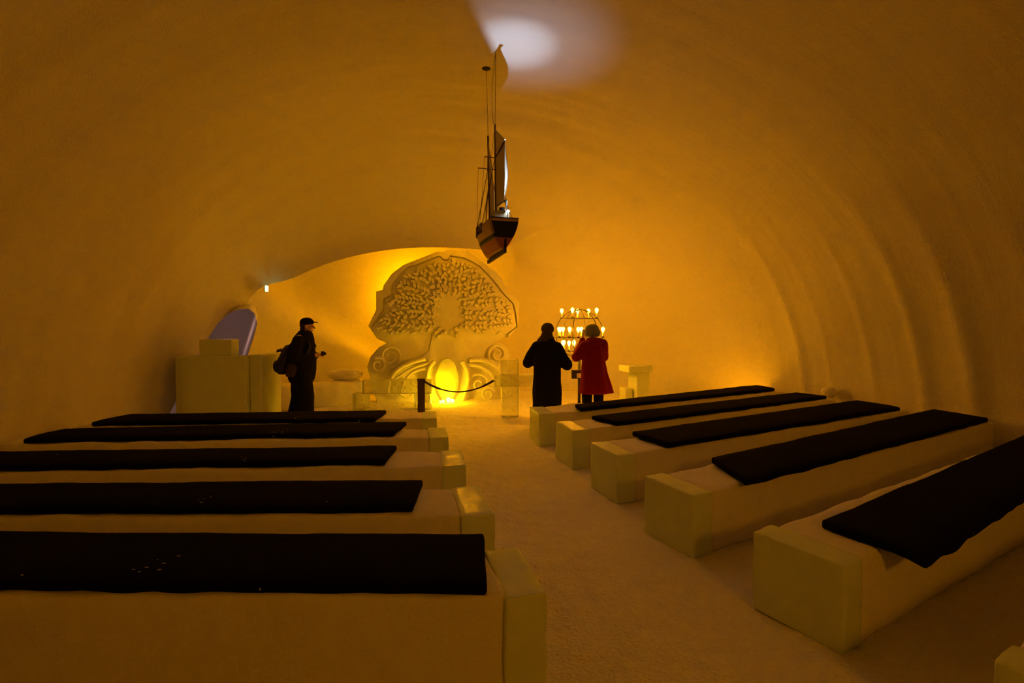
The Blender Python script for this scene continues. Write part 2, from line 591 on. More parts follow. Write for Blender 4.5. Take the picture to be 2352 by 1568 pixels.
# ------------------------------------------------------------------ floodlights hidden behind the ice and a bench, plus two added fills
def flood(loc, power, color, label, size=0.08, spot=None, aim=None, mount='floor'):
    e = empty('floodlight', loc)
    tag(e, label, 'floodlight')
    if mount == 'hang':
        mk('hanger', *g_tube([Vector(loc) + Vector((0, 0, .10)), Vector(loc) + Vector((0, 0, .40))], .012, 8), M['plastic'], e)
        mk('housing', *g_box((loc[0], loc[1], loc[2] + 0.09), (0.16, 0.12, 0.03)), M['plastic'], e, smooth=False)
    elif mount == 'stand':
        mk('stand', *g_tube([Vector((loc[0], loc[1], 0)), Vector((loc[0], loc[1], loc[2] - .10))], .015, 8), M['plastic'], e)
        mk('housing', *g_box((loc[0], loc[1], loc[2] - 0.09), (0.16, 0.12, 0.02)), M['plastic'], e, smooth=False)
    else:
        mk('housing', *g_box((loc[0], loc[1], loc[2] - 0.10), (0.16, 0.12, 0.02)), M['plastic'], e, smooth=False)
    lamp = bpy.data.lights.new('floodlight_lamp', 'SPOT' if spot else 'POINT')
    lamp.energy = power; lamp.color = color; lamp.shadow_soft_size = size
    o = bpy.data.objects.new('floodlight_lamp', lamp); COL.objects.link(o); o.parent = e
    if spot:
        lamp.spot_size = math.radians(spot); lamp.spot_blend = 0.9
        d = Vector(aim) - Vector(loc)
        o.rotation_euler = d.to_track_quat('-Z', 'Y').to_euler()
    return e

U_TREE = 10.75                   # front plane of the carved ice tree
def T(x, y, off=0.0):            # a point of the tree's front plane, off metres towards the aisle
    return on_u(x, y, U_TREE) - AD * off
flood(uv2w(U_TREE + 0.50, -0.05, 0.95), P_TREE_BACK, AMBER, 'floodlight on a stand directly behind the ice tree trunk', 0.10, 150, uv2w(U_TREE, -.05, 1.0), 'stand')
flood(uv2w(U_TREE + 0.52, -0.72, 2.15), P_APSE, AMBER, 'floodlight on a tall stand behind the left half of the ice crown', 0.12, None, None, 'stand')
flood(uv2w(U_LIP + 0.38, 0.2, 3.42), P_ARCH_FILL, AMBER, 'added fill light hung unseen behind the top of the snow arch', 0.15, 100, uv2w(5.6, 0.3, 0.0), 'hang')  # unseen lamp added to lift the aisle floor and bench tops
flood(uv2w(U_BACK + .25, .3, 3.3), P_REAR_FILL, AMBER, 'added fill light high on the rear wall behind the viewer', .35, 110, uv2w(4.6, 0, .2))  # unseen lamp added as frontal fill for the benches
flood((4.15, 9.35, 0.12), P_SIDE, AMBER, 'small floodlight on the floor behind the farthest bench by the right wall', 0.12)

# ------------------------------------------------------------------ benches
ORD = ['fifth', 'fourth', 'third', 'second', 'first']
HB = 0.44
def xy(x, y, z):
    p = on_z(x, y, z); return (p.x, p.y)

def lerp(a, b, t): return (a[0] + (b[0] - a[0]) * t, a[1] + (b[1] - a[1]) * t)

def end_block(parent, near, ang, width, length, side, h, seed):
    """clear ice block closing a bench at the aisle; near = its near aisle corner; ang = turn of the block"""
    ex = Vector((math.cos(ang), math.sin(ang)))        # along the bench, to the right
    ey = Vector((-math.sin(ang), math.cos(ang)))       # away from the viewer
    n0 = Vector(near)
    if side == 'L':
        fr, fl = n0, n0 - ex * length
    else:
        fl, fr = n0, n0 + ex * length
    bl, br = fl + ey * width, fr + ey * width
    return rbox('ice_block', [fl, fr, br, bl], -0.01, h, M['ice'], parent, n=(6, 12, 12), r=0.012, amp=0.007, fr=5, seed=seed)

def pad_post(seed, drop):
    def f(w, A, B, C):
        nz = noise.noise(Vector((w.x * 2.1, w.y * 2.1, seed)))
        w = w + Vector((0, 0, 0.006 * nz))
        edge = min(A, 1 - A, B * 0.12, (1 - B) * 0.12)
        if B < 0.2:          # ragged front lip
            k = (0.2 - B) / 0.2
            w = w + Vector((0.01 * k * noise.noise(Vector((w.x * 7, seed, 1))), -0.012 * k * (1 + noise.noise(Vector((w.x * 5, seed, 2)))),
                            -drop * k * (0.25 + 0.75 * abs(noise.noise(Vector((w.x * 3.2, seed, 4)))))))
        return w
    return f

# left rows: mattress corners in the photograph, back-left, back-right, front-right, front-left
ZP = 0.50
LEFT = [
    # bl, br (top, z .50)   fr, fl (bottom, z .45)    aisle corner, block angle, width, length
    ((-5.35, 2.62), xy(1112, 1224, ZP), xy(1118, 1357, .455), (-5.35, 2.12), (0.155, 2.075), 15, .47, .19),
    ((-5.2, 3.34), xy(972, 1100, ZP), xy(950, 1172, .455), (-5.2, 2.93), (-0.105, 2.97), 14, .56, .21),
    (xy(-70, 1036, ZP), xy(912, 1022, ZP), xy(884, 1064, .455), xy(-120, 1079, .455), (-0.385, 4.02), 10, .52, .20),
    (xy(150, 983, ZP), xy(935, 967, ZP), xy(905, 999, .455), xy(55, 1015, .455), (-0.665, 5.06), 12, .52, .20),
    (xy(302, 950, ZP), xy(888, 941, ZP), xy(862, 967, .455), xy(212, 975, .455), (-0.955, 6.12), 10, .50, .19),
]
# right rows: bl, br, fr, fl   + aisle corner, angle, width, length
RIGHT = [
    (xy(1885, 1194, ZP), (5.62, 5.15), (5.72, 4.62), xy(2122, 1300, .44), (1.62, 2.31), 31, .48, .18),
    (xy(1633, 1050, ZP), xy(2146, 938, ZP), xy(2268, 966, .455), xy(1712, 1113, .455), (1.25, 3.29), 26, .50, .19),
    (xy(1451, 990, ZP), xy(1968, 918, ZP), xy(2066, 940, .455), xy(1532, 1027, .455), (0.95, 4.33), 18, .52, .19),
    (xy(1358, 954, ZP), xy(1828, 900, ZP), xy(1898, 914, .455), xy(1416, 976, .455), (0.68, 5.38), 15, .55, .20),
    (xy(1320, 927, ZP), xy(1738, 883, ZP), xy(1780, 896, .455), xy(1335, 943, .455), (0.37, 6.42), 12, .56, .21),
]

def to_wall(a, b, lim):
    """the point b, pulled back along the run from a until it stays inside the wall"""
    a, b = Vector(a), Vector(b)
    va, vb = w2uv(Vector((a.x, a.y, 0)))[1], w2uv(Vector((b.x, b.y, 0)))[1]
    if abs(vb) <= lim: return b
    t = (math.copysign(lim, vb) - va) / (vb - va)
    return a + (b - a) * t

def bench(side, i, spec, pad=True):
    bl, br, fr, fl, near, ang, wid, ln = spec
    if side == 'L': bl, fl = to_wall(br, bl, 4.98), to_wall(fr, fl, 4.98)
    else: br, fr = to_wall(bl, br, 5.76), to_wall(fl, fr, 5.76)
    a = math.radians(ang)
    row = ORD[i]
    hand = 'left' if side == 'L' else 'right'
    ex = Vector((math.cos(a), math.sin(a))); ey = Vector((-math.sin(a), math.cos(a)))
    n0 = Vector(near)
    root = empty('snow_bench', (n0.x, n0.y, 0))
    if side == 'L':
        label = 'long snow bench with ice end block, %s from the altar, left of the aisle' % row
        c0 = n0 - ex * (ln - .012); c1 = c0 + ey * (wid - .02)
        d = Vector(fl) - Vector(fr)
        f_end = Vector(fr) + d.normalized() * (d.length + .22)
        b_end = Vector(bl) + d.normalized() * .22
        off = Vector((d.y, -d.x)).normalized()
        if off.y > 0: off = -off
        f_end, b_end = to_wall(fr, f_end, 5.06), to_wall(br, b_end, 5.06)
        quad = [f_end + off * .035, Vector((c0.x, c0.y + .015)), c1, b_end - off * .03]
    else:
        label = 'long snow bench with ice end block, %s from the altar, right of the aisle' % row
        c0 = n0 + ex * (ln - .012); c1 = c0 + ey * (wid - .02)
        d = Vector(fr) - Vector(fl)
        off = Vector((d.y, -d.x)).normalized()
        f_end = Vector(fr) + d.normalized() * .22 + off * .04
        b_end = Vector(br) + d.normalized() * .22 - off * .03
        f_end, b_end = to_wall(fl, f_end, 5.84), to_wall(bl, b_end, 5.84)
        quad = [Vector((c0.x, c0.y)) + ey * .01, f_end, b_end, c1]
    tag(root, label, 'bench', 'snow benches on both sides of the aisle')
    rbox('snow_body', quad, -0.02, HB, M['snow'], root, n=(70, 9, 8), r=0.035, amp=0.016, fr=2.6, seed=i * 3.1 + (7 if side == 'R' else 0))
    end_block(root, near, a, wid, ln, side, HB - .002, i * 1.7 + (4 if side == 'R' else 0))
    if pad:
        quad = [fl, fr, br, bl]
        z0 = HB + .008
        sd = i * 2.3 + (11 if side == 'R' else 0)
        p = rbox('bench_mattress', quad, z0, z0 + .052, M['pad'], None, n=(90, 8, 2), r=0.016, amp=0.003, fr=6, seed=sd,
                 post=pad_post(sd, 0.055 if (side, i) == ('R', 0) else 0.022))
        # own origin on the bench
        c = sum((Vector((q[0], q[1], 0)) for q in quad), Vector()) / 4 + Vector((0, 0, z0))
        p.data.transform(Matrix.Translation(-c)); p.location = c
        tag(p, 'black felt mattress on the %s bench from the altar, %s of the aisle' % (row, hand), 'mattress', 'black mattresses on the snow benches')
for i, s in enumerate(LEFT): bench('L', i, s)
for i, s in enumerate(RIGHT): bench('R', i, s)
# the sixth bench on the right only shows the far corner of its ice block in the bottom corner of the picture
e = empty('snow_bench', (1.93, 1.25, 0))
tag(e, 'snow bench with ice end block cut off by the bottom right picture corner', 'bench', 'snow benches on both sides of the aisle')
a = math.radians(31); ex = Vector((math.cos(a), math.sin(a))); ey = Vector((-math.sin(a), math.cos(a)))
n0 = Vector((1.93, 1.24))
end_block(e, n0, a, .48, .18, 'R', HB - .002, 9.1)
c0 = n0 + ex * .168
rbox('snow_body', [c0, to_wall(c0, c0 + ex * 4.6, 5.84), to_wall(c0 + ey * .47, c0 + ex * 4.6 + ey * .47, 5.84), c0 + ey * .47], -0.02, HB, M['snow'], e, n=(50, 9, 8), r=0.035, amp=0.016, fr=2.6, seed=31)

# snow lump on the end of a bench by the right wall
lump_c = on_z(1917, 908, .46)
bm = bmesh.new(); bmesh.ops.create_icosphere(bm, subdivisions=4, radius=0.11)
for v in bm.verts:
    v.co *= 1 + 0.18 * noise.noise(v.co * 14) ; v.co.z *= 0.85
me = bpy.data.meshes.new('snow_lump'); bm.to_mesh(me); bm.free()
lump = link_mesh('snow_lump', me, M['snow'], smooth=True)
lump.location = lump_c + Vector((0, 0, .06)) - AP * .12
tag(lump, 'round lump of snow against the right wall at a bench end', 'snow lump')

# ------------------------------------------------------------------ carved ice tree
OUTER = [(846, 748), (864, 711), (864, 669), (879, 666), (881, 655), (900, 628), (927, 608), (949, 599), (978, 588), (1005, 577), (1014, 581), (1026, 574),
         (1072, 577), (1088, 588), (1115, 608), (1136, 623), (1152, 642), (1163, 671), (1192, 693), (1190, 717), (1188, 750), (1166, 775), (1135, 784), (1150, 787), (1168, 800), (1174, 822),
         (1168, 846), (1176, 925), (866, 925), (850, 866), (843, 842), (852, 818), (870, 798), (890, 788), (866, 778)]
INNER = [(853, 752), (868, 733), (882, 711), (883, 686), (900, 679), (899, 661), (919, 634), (938, 616), (962, 610), (975, 604), (1005, 592), (1011, 593), (1017, 600), (1028, 600),
         (1032, 591), (1061, 595), (1077, 602), (1099, 615), (1118, 634), (1136, 655), (1152, 676), (1174, 698), (1179, 717), (1183, 749), (1163, 765), (1115, 768), (1061, 762),
         (1056, 775), (1061, 797), (1083, 817), (1128, 824), (1128, 832), (1080, 832), (1076, 921), (978, 921), (974, 838), (930, 838), (905, 862), (893, 870), (896, 855), (925, 830),
         (959, 822), (983, 804), (990, 768), (954, 771), (918, 768), (895, 776), (871, 768)]

def g_prism_px(poly, off0, off1):
    """solid of a polygon drawn on the tree plane, between two depths (metres towards the aisle)"""
    n = len(poly)
    V = [T(x, y, off0) for x, y in poly]
    W = [p - AD * (off1 - off0) for p in V]
    Fc = [tuple(range(n)), tuple(range(2 * n - 1, n - 1, -1))] + [(i, (i + 1) % n, n + (i + 1) % n, n + i) for i in range(n)]
    return V + W, Fc

def prism_px(name, poly, off0, off1, mat, parent, bevel=0.012):
    V, Fc = g_prism_px(poly, off0, off1)
    me = bpy.data.meshes.new(name); me.from_pydata([tuple(v) for v in V], [], Fc)
    bm = bmesh.new(); bm.from_mesh(me)
    bmesh.ops.recalc_face_normals(bm, faces=bm.faces)
    if bevel:
        front = [e for e in bm.edges if all(v.index >= len(poly) for v in e.verts)]
        bmesh.ops.bevel(bm, geom=front, offset=bevel, segments=2, affect='EDGES', clamp_overlap=True)
    bmesh.ops.triangulate(bm, faces=[f for f in bm.faces if len(f.verts) > 4])
    bm.to_mesh(me); bm.free()
    return sharp(link_mesh(name, me, mat, parent), 40)

tb = uv2w(U_TREE, 0, 0)
tree = empty('ice_tree', tb)
tag(tree, 'tree relief carved in glowing ice with leafy crown behind the altar', 'ice sculpture')
def floor_clip(o):
    for v in o.data.vertices:
        w = (wmat(o) @ v.co)
        if w.z < 0.0:
            w.z = 0.0
            v.co = wmat(o).inverted() @ w
prism_px('back_slab', OUTER, -0.30, 0.0, M['ice_tree'], tree)
prism_px('crown_and_trunk', INNER, 0.02, 0.11, M['ice_tree'], tree, bevel=0.02)
# raised rim round the crown, a groove away from it
def resample(pl, n):
    d = [0.0]
    for i in range(1, len(pl)): d.append(d[-1] + math.dist(pl[i], pl[i - 1]))
    out = []
    for k in range(n):
        t = d[-1] * k / (n - 1)
        i = max(j for j in range(len(d) - 1) if d[j] <= t + 1e-9)
        f = (t - d[i]) / max(d[i + 1] - d[i], 1e-9)
        out.append((pl[i][0] + (pl[i + 1][0] - pl[i][0]) * f, pl[i][1] + (pl[i + 1][1] - pl[i][1]) * f))
    return out
cx_, cy_ = 1022, 712
grown = [(x + 3.4 * (x - cx_) / math.hypot(x - cx_, y - cy_), y + 3.4 * (y - cy_) / math.hypot(x - cx_, y - cy_)) for x, y in INNER[:25]]
outr = [(x - 1.5 * (x - cx_) / math.hypot(x - cx_, y - cy_), y - 1.5 * (y - cy_) / math.hypot(x - cx_, y - cy_)) for x, y in OUTER[:22]]
ga = [min(grown, key=lambda q: math.hypot(q[0] - p[0], q[1] - p[1]) + 0 * q[0]) for p in outr]
ra_, rb_ = resample(outr, 90), resample(grown, 90)
V, Fc = [], []
for dd in (-.02, .115):
    V += [T(x, y, dd) for x, y in ra_] + [T(x, y, dd) for x, y in rb_]
for i in range(89):
    Fc += [(i, i + 1, 90 + i + 1, 90 + i), (180 + i, 180 + i + 1, 270 + i + 1, 270 + i), (i, i + 1, 181 + i, 180 + i), (90 + i, 91 + i, 271 + i, 270 + i)]
Fc += [(0, 90, 270, 180), (89, 179, 359, 269)]
sharp(mk('rim', V, Fc, M['ice_tree'], tree), 40)
# leaves: one shared almond mesh, laid herringbone along the branches
def leaf_mesh():
    n = 8
    V = []
    for sc, z in ((1.0, 0.0), (.80, .30), (.62, .36)):
        for i in range(n):
            a = 2 * PI * i / n
            x, y = .5 * math.cos(a) * (1 - .25 * math.sin(a)), .5 + .5 * math.sin(a)
            V.append((x * sc, .5 + (y - .5) * sc, z))
    Fc = [tuple(range(n - 1, -1, -1)), tuple(range(2 * n, 3 * n))]
    for r in (0, n):
        Fc += [(r + i, r + (i + 1) % n, r + n + (i + 1) % n, r + n + i) for i in range(n)]
    me = bpy.data.meshes.new('leaf')
    me.from_pydata(V, [], Fc)
    me.materials.append(M['ice_tree'])
    me.shade_flat()
    return me
LEAF = leaf_mesh()
def inside(poly, x, y):
    c = False
    for i in range(len(poly)):
        x1, y1 = poly[i]; x2, y2 = poly[i - 1]
        if (y1 > y) != (y2 > y) and x < (x2 - x1) * (y - y1) / (y2 - y1) + x1:
            c = not c
    return c
def edge_dist(poly, x, y):
    b = 1e9
    for i in range(len(poly)):
        x1, y1 = poly[i]; x2, y2 = poly[i - 1]
        dx, dy = x2 - x1, y2 - y1
        t = max(0, min(1, ((x - x1) * dx + (y - y1) * dy) / (dx * dx + dy * dy + 1e-9)))
        b = min(b, math.hypot(x - x1 - t * dx, y - y1 - t * dy))
    return b
tinv = wmat(tree).inverted()
leaf_count = 0
taken = []
def add_leaf(x, y, ang, ln):
    """leaf with its foot at a picture position of the tree plane, pointing to ang (0 right, 90 up)"""
    global leaf_count
    tipx, tipy = x + ln * math.cos(ang), y - ln * math.sin(ang)
    mx_, my_ = (x + tipx) / 2, (y + tipy) / 2
    if not inside(INNER, tipx, tipy) or edge_dist(INNER, tipx, tipy) < 3 or my_ > 772: return
    for q in taken:
        if math.hypot(q[0] - mx_, q[1] - my_) < 7.6: return
    taken.append((mx_, my_))
    p0, p1 = T(x, y, 0.105), T(tipx, tipy, 0.105)
    yv = p1 - p0; L = yv.length; yv.normalize()
    zv = -AD
    xv = yv.cross(zv).normalized()
    m = Matrix((xv * L * .58, yv * L, zv * 0.19)).transposed().to_4x4()
    m.translation = p0
    o = bpy.data.objects.new('leaf', LEAF); COL.objects.link(o)
    o.parent = tree; o.matrix_basis = tinv @ m
    leaf_count += 1
branches = []
for ang, x0, y0, bend in ((186, 1008, 742, -10), (176, 1006, 722, 8), (164, 1008, 704, 10), (150, 1012, 690, 12), (134, 1016, 676, 12), (116, 1022, 664, 8), (98, 1028, 655, 0),
                          (80, 1036, 655, 0), (62, 1042, 664, -8), (45, 1048, 676, -12), (28, 1050, 690, -12), (14, 1054, 706, -10), (2, 1056, 724, -8), (-6, 1056, 744, 10)):
    pts = []
    a = math.radians(ang)
    x, y = x0, y0
    s = 0
    while inside(INNER, x, y) and edge_dist(INNER, x, y) > 9 and s < 200:
        pts.append((x, y, a))
        x += 4 * math.cos(a); y -= 4 * math.sin(a); s += 4
        a += math.radians(bend * 4 / 70)
    branches.append(pts)
for bi, pts in enumerate(branches):
    if len(pts) < 4: continue
    P = [T(x, y, 0.115) for x, y, a in pts]
    n = len(P)
    mk('branch', *g_tube(P, [0.030 * (1 - .75 * i / n) for i in range(n)], 6, flat=(AD, .8)), M['ice_tree'], tree)
for bi, pts in enumerate(branches):
    for i in range(2, len(pts), 2):
        x, y, a = pts[i]
        for sd in (1, -1):
            add_leaf(x, y, a + sd * math.radians(48 + random.uniform(-8, 8)), random.uniform(13, 17))
    if pts:
        x, y, a = pts[-1]
        add_leaf(x, y, a, 13)
for _ in range(9000):
    if leaf_count >= 295: break
    x, y = random.uniform(855, 1182), random.uniform(596, 770)
    if not inside(INNER, x, y) or math.hypot(x - 1030, y - 716) < 34: continue
    a = math.atan2(-(y - 716), x - 1030) + random.uniform(-.7, .7)
    add_leaf(x, y, a, random.uniform(13, 16))
# roots and scrolls
def px_tube(name, pts, r, off, par=tree, fl=.7):
    P = [T(x, y, off) for x, y in pts]
    # smooth the run
    Q = []
    for i in range(len(P) - 1):
        p0, p1, p2, p3 = P[max(0, i - 1)], P[i], P[i + 1], P[min(len(P) - 1, i + 2)]
        for k in range(5):
            t = k / 5
            Q.append(0.5 * ((2 * p1) + (p2 - p0) * t + (2 * p0 - 5 * p1 + 4 * p2 - p3) * t * t + (3 * p1 - p0 - 3 * p2 + p3) * t ** 3))
    Q.append(P[-1])
    n = len(Q)
    rr = [r * (1 - .45 * i / n) for i in range(n)]
    return mk(name, *g_tube(Q, rr, 8, flat=(AD, fl)), M['ice_tree'], par)
for pts, r in (([(975, 822), (940, 832), (912, 848), (897, 870), (892, 900)], .055),
               ([(985, 832), (950, 842), (922, 858), (902, 872)], .042),
               ([(982, 842), (948, 852), (930, 872), (918, 905)], .04),
               ([(1075, 826), (1105, 826), (1132, 838), (1150, 860), (1158, 900)], .05),
               ([(1070, 836), (1100, 840), (1125, 858), (1135, 885)], .04)):
    px_tube('root', pts, r, 0.17)
def spiral(cx, cy, r0, turns, sgn, a0=0.0):
    pts = []
    n = int(turns * 14)
    for i in range(n + 1):
        t = i / n
        a = a0 + sgn * t * turns * 2 * PI
        r = r0 * (1 - .82 * t)
        pts.append((cx + r * math.cos(a), cy - r * math.sin(a)))
    return pts
for cx, cy, r0, tn, sg, a0 in ((896, 818, 27, 1.8, 1, -1.6), (868, 838, 18, 1.6, -1, 2.0), (1142, 812, 24, 1.8, -1, -1.5), (1098, 880, 27, 1.5, -1, 3.6), (1118, 903, 17, 1.5, 1, 0.4), (935, 895, 22, 1.6, 1, 0.6)):
    px_tube('scroll', spiral(cx, cy, r0, tn, sg, a0), .034, 0.06 if cy < 850 else .15)
# niche ribs: the rounded frames left and right of the lit egg
px_tube('niche_rib', [(996, 827), (984, 842), (980, 862), (984, 880), (990, 918)], .05, 0.2)
px_tube('niche_rib', [(1058, 828), (1068, 846), (1072, 868), (1068, 890), (1058, 918)], .05, 0.2)
# the lit egg: an ice shell with a lamp inside
egg_c = T(1025, 872, 0.16)
bm = bmesh.new(); bmesh.ops.create_uvsphere(bm, u_segments=36, v_segments=24, radius=1.0)
right = AP; fwd = -AD
for v in bm.verts:
    c = v.co.copy()
    k = 1 + .05 * noise.noise(c * 3)
    wx = (0.25 - (0.02 if c.z > 0 else -.0) * c.z) * c.x * k
    v.co = egg_c + right * wx + fwd * (c.y * .22 * k) + Vector((0, 0, c.z * .47 * k))
for v in bm.verts: v.co.z = max(v.co.z, 0.0)
bmesh.ops.recalc_face_normals(bm, faces=bm.faces)
me = bpy.data.meshes.new('lit_egg'); bm.to_mesh(me); bm.free()
egg = link_mesh('lit_egg', me, M['ice_pane'], tree)
egg['label'] = 'egg-shaped ice lantern glowing yellow in the trunk'
niche_l = bpy.data.lights.new('egg_lamp', 'POINT'); niche_l.energy = P_NICHE; niche_l.color = HONEY; niche_l.shadow_soft_size = .05
no = bpy.data.objects.new('egg_lamp', niche_l); COL.objects.link(no); no.parent = tree
no.location = tinv @ (egg_c - right * .12 + fwd * .10 + Vector((0, 0, .04)))
# bulbs on the floor in front of the egg
M['bulb'] = emit('foot_bulb', (1.0, .75, .05), 14.0)
for bx, by, r in ((1012, 916, .035), (1024, 918, .055), (1033, 917, .04), (1006, 914, .025)):
    c = T(bx, by, .44); c.z = r
    mk('foot_bulb', *g_lathe([(0.002, -r), (r * .7, -r * .7), (r, 0), (r * .7, r * .7), (0.002, r)], 12, c), M['bulb'], tree)

fl_ = bpy.data.lights.new('foot_lamp', 'POINT'); fl_.energy = P_FOOT; fl_.color = HONEY; fl_.shadow_soft_size = .06
fo = bpy.data.objects.new('foot_lamp', fl_); COL.objects.link(fo); fo.parent = tree
fo.location = tinv @ (T(1022, 905, .56) + Vector((0, 0, .06)))
# ------------------------------------------------------------------ ice furniture around the altar
def ice_slab(name, x0, x1, y0, y1, z0, z1, parent, mat, rz=0.0, seed=0, amp=.006, r=.014):
    """axis block in the picture-parallel directions; x, y plan limits"""
    c = Vector(((x0 + x1) / 2, (y0 + y1) / 2)); hx, hy = (x1 - x0) / 2, (y1 - y0) / 2
    ca, sa = math.cos(rz), math.sin(rz)
    def R(a, b): return (c.x + a * ca - b * sa, c.y + a * sa + b * ca)
    return rbox(name, [R(-hx, -hy), R(hx, -hy), R(hx, hy), R(-hx, hy)], z0, z1, mat, parent, n=(8, 5, 8), r=r, amp=amp, fr=4, seed=seed)

# ice cross rail right of the aisle
b = on_z(1171, 958, 0)
cross = empty('ice_post', (b.x, b.y + .13, 0), 0)
tag(cross, 'clear ice post with a cross beam holding the rope, beside the black coat', 'ice post')
ice_slab('post', b.x - .155, b.x + .145, b.y + .0, b.y + .30, -.01, 1.02, cross, M['ice_clear'], rz=.12, seed=1)
ice_slab('beam', b.x - .27, b.x + .62, b.y - .05, b.y + .17, .545, .755, cross, M['ice_clear'], rz=.10, seed=2)
# ice rail on the left, with its block legs
b2 = on_z(905, 938, 0)
rail = empty('ice_rail', (b2.x, b2.y, 0))
tag(rail, 'low ice rail on block legs in front of the apse, left of the rope', 'ice rail')
xl, xr = on_y(836, 900, b2.y).x, on_y(992, 900, b2.y).x
ice_slab('beam', xl, xr, b2.y - .12, b2.y + .14, .30, .565, rail, M['ice_clear'], rz=.05, seed=3)
ice_slab('leg', on_y(814, 900, b2.y).x, on_y(845, 900, b2.y).x, b2.y - .12, b2.y + .16, -.01, .31, rail, M['ice_clear'], seed=4)
ice_slab('leg', xr - .33, xr - .02, b2.y - .10, b2.y + .14, -.01, .31, rail, M['ice_clear'], seed=5)
# dark stake in front of the rail and the rope
b3 = on_z(968, 945, 0)
stake = mk('barrier_stake', *g_join(g_box((b3.x, b3.y, .29), (.135, .06, .60), .1), g_box((b3.x, b3.y, .605), (.15, .075, .03), .1)), M['wood'], None, smooth=False)
tag(stake, 'dark flat wooden stake tied to one end of the rope', 'stake')
ra = Vector((b3.x + .06, b3.y - .02, .575)); rb = Vector((cross.location.x - .29, b.y + .09, .64))
pts = []
for i in range(25):
    t = i / 24
    p = ra.lerp(rb, t); p.z -= .20 * 4 * t * (1 - t) * (1.0)
    pts.append(p)
rope = mk('barrier_rope', *g_tube(pts, [.020 if (i < 6 or i > 20) else .013 for i in range(25)], 8), M['rope'], None)
tag(rope, 'dark rope sagging between wooden stake and ice post', 'rope')

# ice pulpit on the left
PY = 7.75
def px_x(x, Y): return on_y(x, 850, Y).x
pul = empty('ice_pulpit', (px_x(500, PY), PY, 0))
tag(pul, 'large greenish ice pulpit of stacked blocks before the doorway', 'pulpit')
z_top = on_y(500, 816, PY).z
ice_slab('front_block', px_x(428, PY), px_x(574, PY), PY - .14, PY + .14, -.01, z_top, pul, M['ice'], seed=6)
ice_slab('side_block', px_x(412, PY), px_x(430, PY), PY - .10, PY + .5, -.01, z_top - .03, pul, M['ice'], seed=7)
ice_slab('side_block', px_x(575, PY), px_x(603, PY), PY - .02, PY + .62, -.01, z_top + .01, pul, M['ice'], seed=8)
ice_slab('book_rest', px_x(468, PY), px_x(540, PY), PY - .10, PY + .13, z_top - .005, on_y(500, 779, PY).z, pul, M['ice'], seed=9)

# ice table on the right
LY = 9.9
lec = empty('ice_lectern', (px_x(1460, LY), LY, 0))
tag(lec, 'pale ice lectern with a thick top slab right of the red coat', 'lectern')
ice_slab('top_slab', px_x(1430, LY), px_x(1490, LY), LY - .22, LY + .22, .68, on_y(1460, 838, LY).z, lec, M['ice'], rz=.25, seed=10)
ice_slab('pedestal', px_x(1451, LY), px_x(1484, LY), LY - .18, LY + .18, -.01, .685, lec, M['ice'], rz=.25, seed=11)
ice_slab('foot_block', px_x(1428, LY), px_x(1447, LY), LY - .16, LY + .1, -.01, .36, lec, M['ice'], rz=.25, seed=12)

# snow ledge round the left of the apse, with a carved block on it
ledge_q = [(px_x(604, 9.0), 9.0), (px_x(838, 10.0), 10.0), (px_x(832, 10.6), 10.55), (px_x(586, 9.4), 9.45)]
ledge = rbox('snow_ledge', ledge_q, -.02, .46, M['snow'], None, n=(40, 8, 8), r=.05, amp=.03, fr=2.5, seed=44)
tag(ledge, 'low snow ledge along the apse wall behind the walking person', 'ledge')
lm = on_y(795, 855, 10.25)
bm = bmesh.new(); bmesh.ops.create_icosphere(bm, subdivisions=4, radius=1)
for v in bm.verts:
    c = v.co * (1 + .16 * noise.noise(v.co * 1.7))
    v.co = Vector((c.x * .38, c.y * .17, c.z * .13))
me = bpy.data.meshes.new('snow_mound'); bm.to_mesh(me); bm.free()
mound = link_mesh('snow_mound', me, M['snow']); mound.location = Vector((lm.x, 10.22, .585))
tag(mound, 'rounded snow mound lying on the low ledge', 'snow mound')

# ------------------------------------------------------------------ wall light on the left vault
def ray_vault(x, y):
    d = ray(x, y)
    t = 2.0
    while t < 16:
        p = EYE + d * t
        u, v = w2uv(p)
        wl, wr, h = main_profile(min(u, U_LIP))
        if (abs(v) / (wl if v < 0 else wr)) ** NEXP + (max(p.z, 0) / h) ** NEXP >= 1 or u > U_LIP + 1.5: return p
        t += .01
    return p
wp = ray_vault(612, 664)
wl_ = empty('exit_light', wp)
tag(wl_, 'small box light glowing greenish white on the left vault', 'light')
cdir = (EYE - wp); cdir.z = 0; cdir.normalize()
sd = Vector((-cdir.y, cdir.x, 0))
if sd.x < 0: sd = -sd
def obox(c, ax, ay, sx, sy, sz):
    V = []
    for dz in (-.5, .5):
        for a, b_ in ((-.5, -.5), (.5, -.5), (.5, .5), (-.5, .5)):
            V.append(c + ax * (a * sx) + ay * (b_ * sy) + Vector((0, 0, dz * sz)))
    return V, [(0, 1, 2, 3), (4, 5, 6, 7), (0, 1, 5, 4), (1, 2, 6, 5), (2, 3, 7, 6), (3, 0, 4, 7)]
hc = wp + cdir * .16
ax_ = (sd * .975 + cdir * .22).normalized(); ay_ = Vector((-ax_.y, ax_.x, 0))
M['exit'] = emit('exit_panel', (.50, 1.0, .42), 3.4)
mk('housing', *obox(hc - ax_ * .02, ax_, ay_, .014, .13, .125), M['plastic'], wl_, smooth=False)
pn = mk('lit_panel', *obox(hc + ax_ * .012, ax_, ay_, .012, .12, .105), M['exit'], wl_, smooth=False)
pn['label'] = 'greenish white luminous panel'
mk('bracket', *obox(wp + cdir * .06 - ax_ * .02, ax_, ay_, .02, .16, .03), M['plastic'], wl_, smooth=False)

